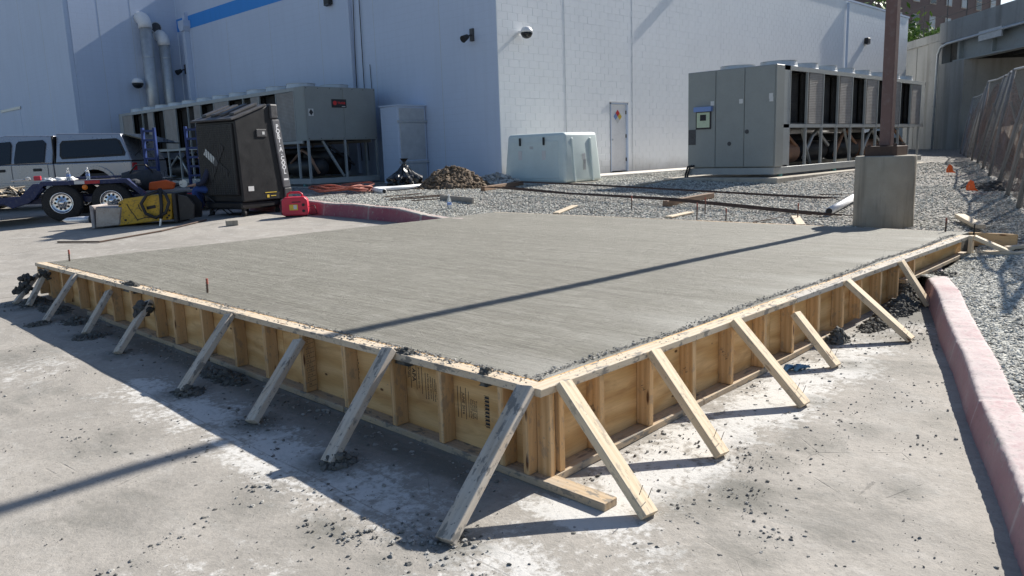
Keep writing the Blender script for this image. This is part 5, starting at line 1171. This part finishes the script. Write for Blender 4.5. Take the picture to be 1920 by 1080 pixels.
flag(17.4, 3.05, 'orange marker flag on the gravel, farther from the slab'); flag(13.1, 1.55, 'orange marker flag on the gravel, nearer to the slab')

# ------------------------------------------------------------------ pickup truck
def truck():
    o = at(140, 300, 20.6); hd = Vector((-RIGHT.x, -RIGHT.y, 0)); hd = Matrix.Rotation(math.radians(-2), 3, 'Z') @ hd
    z = zpf(o.x, o.y) - .02; t = thing('pickup_truck', 'silver crew cab pickup truck with a matching bed cap behind the trailer', 'pickup truck', (o.x, o.y, z), math.atan2(hd.y, hd.x))
    # local +X forward, +Y to the left side facing the camera; x=0 at the rear edge of the cab; near side at y=+.95
    S = -1 if False else 1
    def sec(x, w, z0, z1): return [(x, -w, z0), (x, w, z0), (x, w + .03, (z0 + z1) / 2), (x, w - .03, z1), (x, -w + .03, z1), (x, -w - .03, (z0 + z1) / 2)]
    def loft(secs, name, mt, bev=.03):
        m = MB(); n = len(secs[0]); vs = [v for s in secs for v in s]; fs = [tuple(range(n)), tuple(range((len(secs) - 1) * n, len(secs) * n))[::-1]]
        for i in range(len(secs) - 1): fs += [(i*n+k, i*n+(k+1)%n, (i+1)*n+(k+1)%n, (i+1)*n+k) for k in range(n)]
        m.add(vs, fs); return m.obj(name, mt, t, bev, 2, False)
    def bodyside(x0, x1, z0, z1, arch, name):
        # solid lower body with a wheel arch cut out of its side outline
        pts = [(x0, z0)]
        if arch is not None:
            r = .50
            for k in range(13):
                a = math.pi - math.pi * k / 12; pts.append((arch + r * math.cos(a), z0 + .0 + r * math.sin(a) * 1.0))
        pts += [(x1, z0), (x1 + (.02 if x1 < 2.6 else 0), z1), (x0, z1)]
        return MB().prism(pts, -.93, .95).obj(name, SILVER, t, .03, 2)
    bed = bodyside(-2.02, -.03, .52, 1.18, -1.05, 'bed'); cab = bodyside(.0, 2.12, .46, 1.18, None, 'cab_body'); fr_ = bodyside(2.13, 3.35, .48, 1.10, 2.72, 'front_clip')
    MB().prism([(2.13, 1.10), (3.3, 1.02), (3.36, .9), (2.13, .95)], -.85, .87).obj('hood', SILVER, t, .03)
    # greenhouse and cap with tumblehome
    loft([[(.05, -.88, 1.18), (.05, .90, 1.18), (.02, .74, 1.88), (.02, -.72, 1.88)], [(1.45, -.88, 1.18), (1.45, .90, 1.18), (1.30, .72, 1.92), (1.30, -.70, 1.92)], [(2.15, -.86, 1.16), (2.15, .88, 1.16), (1.55, .70, 1.88), (1.55, -.68, 1.88)]], 'cab_roof', SILVER)
    cap = loft([[(-2.02, -.90, 1.185), (-2.02, .92, 1.185), (-1.72, .76, 1.88), (-1.72, -.74, 1.88)], [(-.05, -.90, 1.185), (-.05, .92, 1.185), (-.05, .76, 1.93), (-.05, -.74, 1.93)]], 'bed_cap', SILVER)
    def pane(pts, name, mt, par, out=.012):           # pts (x, z); the side leans in by (z-1.18)*.235
        def yy(z): return .922 - (z - 1.18) * .235
        m = MB(); n = len(pts); vs = [(x, yy(z) + out, z) for x, z in pts] + [(x, yy(z) - .02, z) for x, z in pts]
        m.add(vs, [tuple(range(n))] + [tuple(range(2 * n - 1, n - 1, -1))] + [(i, n + i, n + (i + 1) % n, (i + 1) % n) for i in range(n)]); return m.obj(name, mt, par)
    w1 = [(.26, 1.22), (1.02, 1.20), (1.03, 1.30), (.98, 1.70), (.92, 1.76), (.30, 1.78), (.22, 1.70)]
    w2 = [(1.14, 1.20), (1.95, 1.16), (1.98, 1.22), (1.72, 1.62), (1.55, 1.74), (1.16, 1.76), (1.12, 1.68)]
    pane(w1, 'side_window', GLASS, cab); pane(w2, 'side_window', GLASS, cab); pane([(-1.84, 1.32), (-.22, 1.28), (-.16, 1.36), (-.16, 1.66), (-.22, 1.74), (-1.62, 1.76), (-1.72, 1.70), (-1.86, 1.40)], 'cap_window_frame', BLACKM, cap, .014)
    pane([(-1.78, 1.36), (-.26, 1.32), (-.21, 1.38), (-.21, 1.64), (-.26, 1.70), (-1.62, 1.72), (-1.68, 1.68), (-1.80, 1.42)], 'cap_window', GLASS, cap, .022)
    for a, b in ((.14, 1.08), (1.09, 2.08)):
        d = MB().box(a, b - .012, .952, .966, .60, 1.165).obj('door', SILVER, t, .006); MB().box(a + .16, a + .38, .967, .99, 1.0, 1.07).obj('door_handle', BLACKM, d, .012); 
    MB().box(.05, 2.1, .967, .985, .66, .72).obj('door_moulding', SILVER, t, .006)
    MB().box(-.028, -.002, -.86, .90, .55, 1.86).obj('cab_gap', BLACKM, t)
    MB().box(-2.02, -.04, -.90, .925, 1.181, 1.205).obj('cap_gasket', BLACKM, t)
    for x in (-1.05, 2.72):
        m = MB()
        for k in range(13):
            a = math.pi - math.pi * k / 12; b2 = math.pi - math.pi * (k + 1) / 12
            if k < 12: m.bar((x + .55 * math.cos(a), .965, .50 + .55 * math.sin(a)), (x + .55 * math.cos(b2), .965, .50 + .55 * math.sin(b2)), .04, .09, up=(math.cos(a), 0, math.sin(a)))
        m.obj('arch_flare', SILVER, t)
        for y in (-.78, .72):
            wlx = MB().cyl((x, y, .39), (x, y + .22, .39), .385, n=26).obj('wheel', RUBBER, t, .03)
            MB().cyl((x, y + .222, .39), (x, y + .235, .39), .22, n=20).obj('rim', CHROME, wlx)
        MB().box(x - .48, x + .48, -.9, .9, .36, .9).obj('wheel_well', BLACKM, t)
    MB().box(-2.16, -2.03, -.9, .92, .52, .72).obj('rear_bumper', CHROME, t, .02); MB().box(3.37, 3.5, -.9, .92, .48, .7).obj('front_bumper', CHROME, t, .03)
    MB().box(-2.045, -2.02, .72, .92, .82, 1.14).obj('tail_light', REDREFL, t); MB().box(1.86, 2.02, .95, 1.2, 1.16, 1.36).obj('mirror', BLACKM, t, .03)
    # lifted rear hatch of the cap
    MB().bar((-1.76, 0, 1.86), (-2.55, 0, 1.62), 1.4, .03, up=(.3, 0, 1)).obj('rear_hatch', GLASS, t); MB().tube([(-1.95, .62, 1.3), (-2.35, .62, 1.66)], .012, 6).obj('hatch_strut', BLACKM, t)
truck()

# ------------------------------------------------------------------ equipment trailer
def trailer():
    a = at(122, 407, 17.0); dirv = Vector((RIGHT.x, RIGHT.y, 0)) * math.cos(.30) + Vector((FWD.x, FWD.y, 0)) * math.sin(.30)
    z = zpf(a.x, a.y); t = thing('equipment_trailer', 'dark blue tandem axle trailer with polished wheels in front of the pickup', 'trailer', (a.x, a.y, z), math.atan2(dirv.y, dirv.x))
    # local +X to the right and away, near wheels at x=0 and x=.95, -Y towards the camera
    def wheel(x, y, sgn):
        w_ = MB().lathe([(.20, -.11), (.36, -.115), (.40, -.09), (.41, 0), (.40, .09), (.36, .115), (.20, .11)], (x, y, .41), axis='y', n=36, caps=(0, 0)).obj('wheel', RUBBER, t, smooth=True)
        yo = y + sgn * .112; r_ = MB().lathe([(.225, 0.), (.235, .012 * sgn), (.215, .02 * sgn), (.20, -.03 * sgn), (.17, -.045 * sgn), (.06, -.02 * sgn), (.05, .03 * sgn), (.002, .03 * sgn)], (x, yo, .41), axis='y', n=30, caps=(0, 0)).obj('rim', CHROME, w_, smooth=True)
        for k in range(10):
            th = k * math.pi / 5; c = (x + .135 * math.cos(th), yo - .040 * sgn, .41 + .135 * math.sin(th)); MB().cyl((c[0], c[1], c[2]), (c[0], c[1] + sgn * .012, c[2]), .025, n=10).obj('hand_hole', BLACKM, r_)
        for k in range(6):
            th = k * math.pi / 3; c = (x + .075 * math.cos(th), yo - .02 * sgn, .41 + .075 * math.sin(th)); MB().cyl(c, (c[0], c[1] + sgn * .02, c[2]), .010, n=6).obj('wheel_nut', GALV, r_)
    for x in (0, .98):
        wheel(x, 0, -1); wheel(x, 1.95, 1); MB().cyl((x, .1, .41), (x, 1.85, .41), .05, n=10).obj('axle', BLACKM, t)
    MB().box(-5.2, -.60, .16, 1.80, .50, .58).obj('deck', GREYWOOD, t); MB().box(1.56, 4.2, .16, 1.80, .50, .56).obj('deck', GREYWOOD, t)
    for y in (.12, 1.72): MB().box(-5.2, 4.2, y, y + .11, .40, .52).obj('frame_rail', NAVY, t)
    MB().box(-5.2, -.62, -.12, .02, .44, .58).obj('side_rail', NAVY, t, .008)
    MB().prism([(-.95, .34), (-.62, .44), (-.30, .72), (-.40, .84), (-.50, .84), (-.78, .58), (-1.1, .44)], -.13, .11).obj('fender_brace', NAVY, t, .006)
    MB().prism([(-.60, .56), (-.34, .88), (1.34, .88), (1.72, .50), (1.64, .46), (1.30, .79), (-.30, .79), (-.52, .50)], -.16, .16).obj('fender', NAVY, t, .006)
    MB().prism([(-.34, .881), (1.34, .881), (1.30, .93), (-.30, .93)], 1.75, 2.1).obj('fender', NAVY, t)
    MB().box(-.36, .9, .162, 1.74, .80, .86).obj('deck', GREYWOOD, t)
    MB().box(.30, .50, -.168, -.161, .80, .87).obj('reflector_white', LABELWHITE, t); MB().box(.50, .80, -.168, -.161, .80, .87).obj('reflector_red', REDREFL, t)
    MB().box(-1.55, -1.25, -.128, -.121, .46, .54).obj('reflector_red', REDREFL, t); MB().box(-1.85, -1.56, -.128, -.121, .46, .54).obj('reflector_white', LABELWHITE, t); MB().box(-2.4, -2.0, -.128, -.121, .46, .54).obj('reflector_red', REDREFL, t)
    MB().lathe([(.06, 0), (.055, -.03), (.03, -.05), (.002, -.052)], (.5, -.162, .73), axis='y', n=12).obj('marker_lamp', AMBER, t)
    MB().bar((1.7, .0, .5), (2.6, .0, .46), .1, .1).obj('side_rail', NAVY, t); MB().box(2.5, 2.75, -.06, .08, .40, .50).obj('reflector_red', REDREFL, t)
    Mx = Matrix.Translation(t.location) @ Matrix.Rotation(t.rotation_euler.z, 4, 'Z')
    W = lambda x, y, z_: tuple(Mx @ Vector((x, y, z_)))
    bottle(W(.17, .0, .885), 'clear water bottle on the trailer fender, left one', 1.25); bottle(W(.55, .0, .885), 'clear water bottle on the trailer fender, right one', 1.25)
    bottle(W(2.72, .18, .565), 'clear water bottle low on the trailer deck by the orange saw', 1.1)
    # load on the left deck
    def cardbox(x, y, w, d, h, z_, label, rz):
        b = thing('cardboard_box', label, 'box', W(x, y, z_), t.rotation_euler.z + rz); MB().box(-w/2, w/2, -d/2, d/2, 0, h).obj('carton', CARD, b, .006); MB().box(-w/2 + .02, w/2 - .02, -.04, .04, h, h + .004).obj('tape', PALEWOOD, b)
        m = MB(); m.bar((-w/2, -d/2 - .02, h * .3), (w/2, -d/2 - .02, h * .35), .01, .05); m.obj('strap', YELLOWSIGN, b)
    cardbox(-1.7, .25, .62, .5, .30, .582, 'brown carton strapped on the trailer deck, right one', .05); cardbox(-2.35, .28, .6, .5, .30, .582, 'brown carton at the left frame edge on the trailer deck', -.04); cardbox(-2.0, .4, .5, .4, .1, .888, 'flat brown carton lying on top of the others', .1)
    sh = thing('strap_heap', 'tangled tie down straps at the end of the left trailer deck', 'straps', W(-1.0, .05, .585))
    r_ = random.Random(4)
    for k in range(12): MB().tube([(r_.uniform(-.3, .3), r_.uniform(-.2, .2), r_.uniform(0, .22)) for _ in range(4)], .02, 6).obj('strap', [GREYWOOD, BLACKM, PALEWOOD][k % 3], sh)
    tl = thing('hand_tool', 'red and black hand tool lying on the trailer fender', 'tool', W(-.75, .6, .88), t.rotation_euler.z); MB().cyl((-.35, 0, .03), (.1, 0, .05), .018, n=8).obj('shaft', GALV, tl); MB().box(.1, .24, -.04, .04, .02, .12).obj('head', RED, tl, .01); MB().lathe([(.002, -.05), (.05, -.03), (.05, .03), (.002, .05)], (-.02, 0, .06), n=10).obj('knob', GALV, tl)
    tw = thing('crumpled_rags', 'white crumpled rags beside the bottles on the trailer', 'rags', W(-.1, .35, .865)); V, F = ico(2); r2 = np.random.default_rng(3)
    for k in range(3): link('rag', fast_mesh('rag', V * np.array([.12, .08, .05]) * (1 + .25 * r2.standard_normal((len(V), 1))) + np.array([k * .2 - .2, 0, .035]), F, WHITEPL, True), WHITEPL, tw)
    # duffel bag and cap by the truck, orange saw
    db = thing('duffel_bag', 'dark duffel bag on the trailer beside the truck wheel', 'bag', W(1.45, 1.2, .565), t.rotation_euler.z + .15); MB().lathe([(.02, -.45), (.18, -.42), (.24, -.2), (.25, .2), (.18, .42), (.02, .45)], (0, 0, .25), axis='x', n=14).obj('bag_body', JEANSDARK, db, smooth=True); MB().tube([(-.25, -.18, .42), (-.1, -.26, .6), (.1, -.26, .6), (.25, -.18, .42)], .018, 6).obj('bag_handle', BLACKM, db)
    cp_ = thing('cloth_cap', 'grey cloth cap lying on the trailer fender', 'cap', W(1.45, .15, .72)); MB().lathe([(.13, 0), (.13, .05), (.10, .11), (.04, .14), (.002, .145)], n=14).box(-.20, -.10, -.08, .08, .0, .015).obj('cap_cloth', JEANSDARK, cp_, smooth=False)
    sw = thing('chainsaw', 'orange saw lying on the trailer deck', 'saw', W(1.95, .55, .565), t.rotation_euler.z); MB().prism([(-.28, .02), (.25, .02), (.3, .16), (.1, .24), (-.25, .20)], -.11, .11).obj('saw_body', ORANGE, sw, .03, 2); MB().tube([(.25, 0, .08), (.42, 0, .12), (.44, 0, .22), (.2, 0, .25)], .022, 8).obj('saw_handle', BLACKM, sw); MB().cyl((.46, -.02, .14), (.46, .02, .14), .09, n=20).obj('saw_blade', BRIGHTSTEEL, sw)
    # upright loading ramps
    for (px, lb) in ((287, 'blue ladder ramp standing upright, nearer the truck'), (367, 'blue ladder ramp standing upright beside the cooler')):
        q = at(px, 330, 18.6); rz = math.atan2(RIGHT.y, RIGHT.x) + .15; rp = thing('loading_ramp', lb, 'ramp', (q.x, q.y, .50), rz, group='upright loading ramps')
        for x in (-.13, .13): MB().box(x - .025, x + .025, -.05, .09, 0, 1.88).obj('ramp_rail', RAMPBLUE, rp, .005)
        for k in range(9): MB().box(-.105, .105, -.045, .03, .06 + k * .215, .11 + k * .215).obj('ramp_rung', RAMPBLUE, rp)
JEANSDARK = paint('dark_canvas', (.05, .055, .065), .85, .25, scale=6)
trailer()

# ------------------------------------------------------------------ seated person and folding stool
def skin_mesh(name, verts, edges, radii, mt, parent, root=0, sub=1):
    me = bpy.data.meshes.new(name); me.from_pydata(verts, edges, []); o = bpy.data.objects.new(name, me); C.objects.link(o); o.parent = parent
    sk = o.modifiers.new('skin', 'SKIN'); sk.use_smooth_shade = True
    for i, r in enumerate(radii):
        d = me.skin_vertices[0].data[i]; d.radius = (r, r) if not isinstance(r, tuple) else r; d.use_root = (i == root)
    s = o.modifiers.new('sub', 'SUBSURF'); s.levels = sub; s.render_levels = sub
    me.materials.append(mt); return o
def person():
    q = at(410, 352, 16.6); hd = Vector((-RIGHT.x, -RIGHT.y, 0)); z = zpf(q.x, q.y)
    t = thing('person', 'person in blue jeans and dark shirt sitting on a folding stool behind the cooler', 'person', (q.x, q.y, z), math.atan2(hd.y, hd.x) + .15)
    V = []; E = []; Rr = []
    def add(p, r, prev=None):
        V.append(p); Rr.append(r)
        if prev is not None: E.append((prev, len(V) - 1))
        return len(V) - 1
    pel = add((0, 0, .56), (.15, .12)); ch = add((.10, 0, .86), (.15, .11), add((.03, 0, .70), (.14, .11), pel)); nk = add((.19, 0, 1.08), .055, add((.15, 0, .99), (.12, .09), ch)); hd0 = add((.22, 0, 1.16), .07, nk); hd1 = add((.25, 0, 1.24), .095, hd0); add((.25, 0, 1.33), .07, hd1)
    for s in (-1, 1):
        hp = add((.08, s * .09, .54), .085, pel); kn = add((.47, s * .13, .57), .065, hp); an = add((.44, s * .13, .10), .045, add((.44, s * .13, .33), .055, kn)); add((.60, s * .14, .05), .04, add((.5, s * .135, .05), .045, an))
        sh = add((.13, s * .18, .95), .06, ch); el = add((.25, s * .25, .70), .045, sh); wr = add((.47, s * .14, .66), .03, el); pm = add((.54, s * .10, .65), .035, wr)
        for k in range(4): a1 = add((.58, s * (.125 - .018 * k), .645), .0095, pm); add((.615 + .006 * (k in (1, 2)), s * (.12 - .018 * k), .625), .0085, a1)
        a1 = add((.53, s * .055, .66), .010, wr); add((.565, s * .045, .65), .009, a1)
    skin_mesh('body', V, E, Rr, SKIN, t)
    skin_mesh('shirt', [(.0, 0, .60), (.04, 0, .72), (.10, 0, .87), (.15, 0, 1.0), (.13, .19, .955), (.25, .255, .70), (.42, .165, .665), (.13, -.19, .955), (.25, -.255, .70), (.42, -.165, .665)], [(0, 1), (1, 2), (2, 3), (2, 4), (4, 5), (5, 6), (2, 7), (7, 8), (8, 9)], [(.165, .135), (.16, .13), (.17, .13), (.10, .08), .075, .06, .045, .075, .06, .045], SHIRT, t)
    skin_mesh('jeans', [(.0, 0, .57), (.10, .095, .545), (.47, .13, .575), (.445, .13, .34), (.44, .13, .12), (.10, -.095, .545), (.47, -.13, .575), (.445, -.13, .34), (.44, -.13, .12)], [(0, 1), (1, 2), (2, 3), (3, 4), (0, 5), (5, 6), (6, 7), (7, 8)], [(.165, .135), .105, .085, .075, .07, .105, .085, .075, .07], JEANS, t)
    MB().lathe([(.105, -.02), (.112, .03), (.095, .09), (.05, .12), (.002, .125)], (.235, 0, 1.27), n=14).obj('hair', HAIR, t, smooth=True)
    for s in (-1, 1):
        MB().lathe([(.002, -.016), (.012, -.008), (.013, .008), (.002, .016)], (.335, s * .035, 1.255), axis='x', n=8).obj('eye', HAIR, t); MB().prism([(.42, .0), (.70, .0), (.70, .06), (.54, .11), (.42, .11)], s * .13 - .045, s * .13 + .045).obj('boot', BROWNWOOD, t, .02)
        MB().lathe([(.002, -.01), (.03, -.006), (.028, .008), (.002, .012)], (.23, s * .105, 1.24), axis='y', n=8).obj('ear', SKIN, t)
    MB().prism([(.33, 1.25), (.365, 1.215), (.33, 1.205)], -.015, .015).obj('nose', SKIN, t); MB().box(.325, .34, -.025, .025, 1.175, 1.183).obj('mouth', RUBRED, t)
    st = thing('folding_stool', 'black folding camp stool under the seated person', 'stool', (q.x, q.y, z), math.atan2(hd.y, hd.x) + .15)
    MB().box(-.22, .22, -.2, .2, .42, .435).obj('seat_cloth', BLACKM, st)
    for y in (-.2, .2): MB().cyl((-.22, y, .0), (.22, y, .43), .012, n=6).obj('leg', GREYPL, st); MB().cyl((.22, y, .0), (-.22, y, .43), .012, n=6).obj('leg', GREYPL, st)
    for x in (-.22, .22): MB().cyl((x, -.2, .01), (x, .2, .01), .011, n=6).obj('crossbar', GREYPL, st)
person()
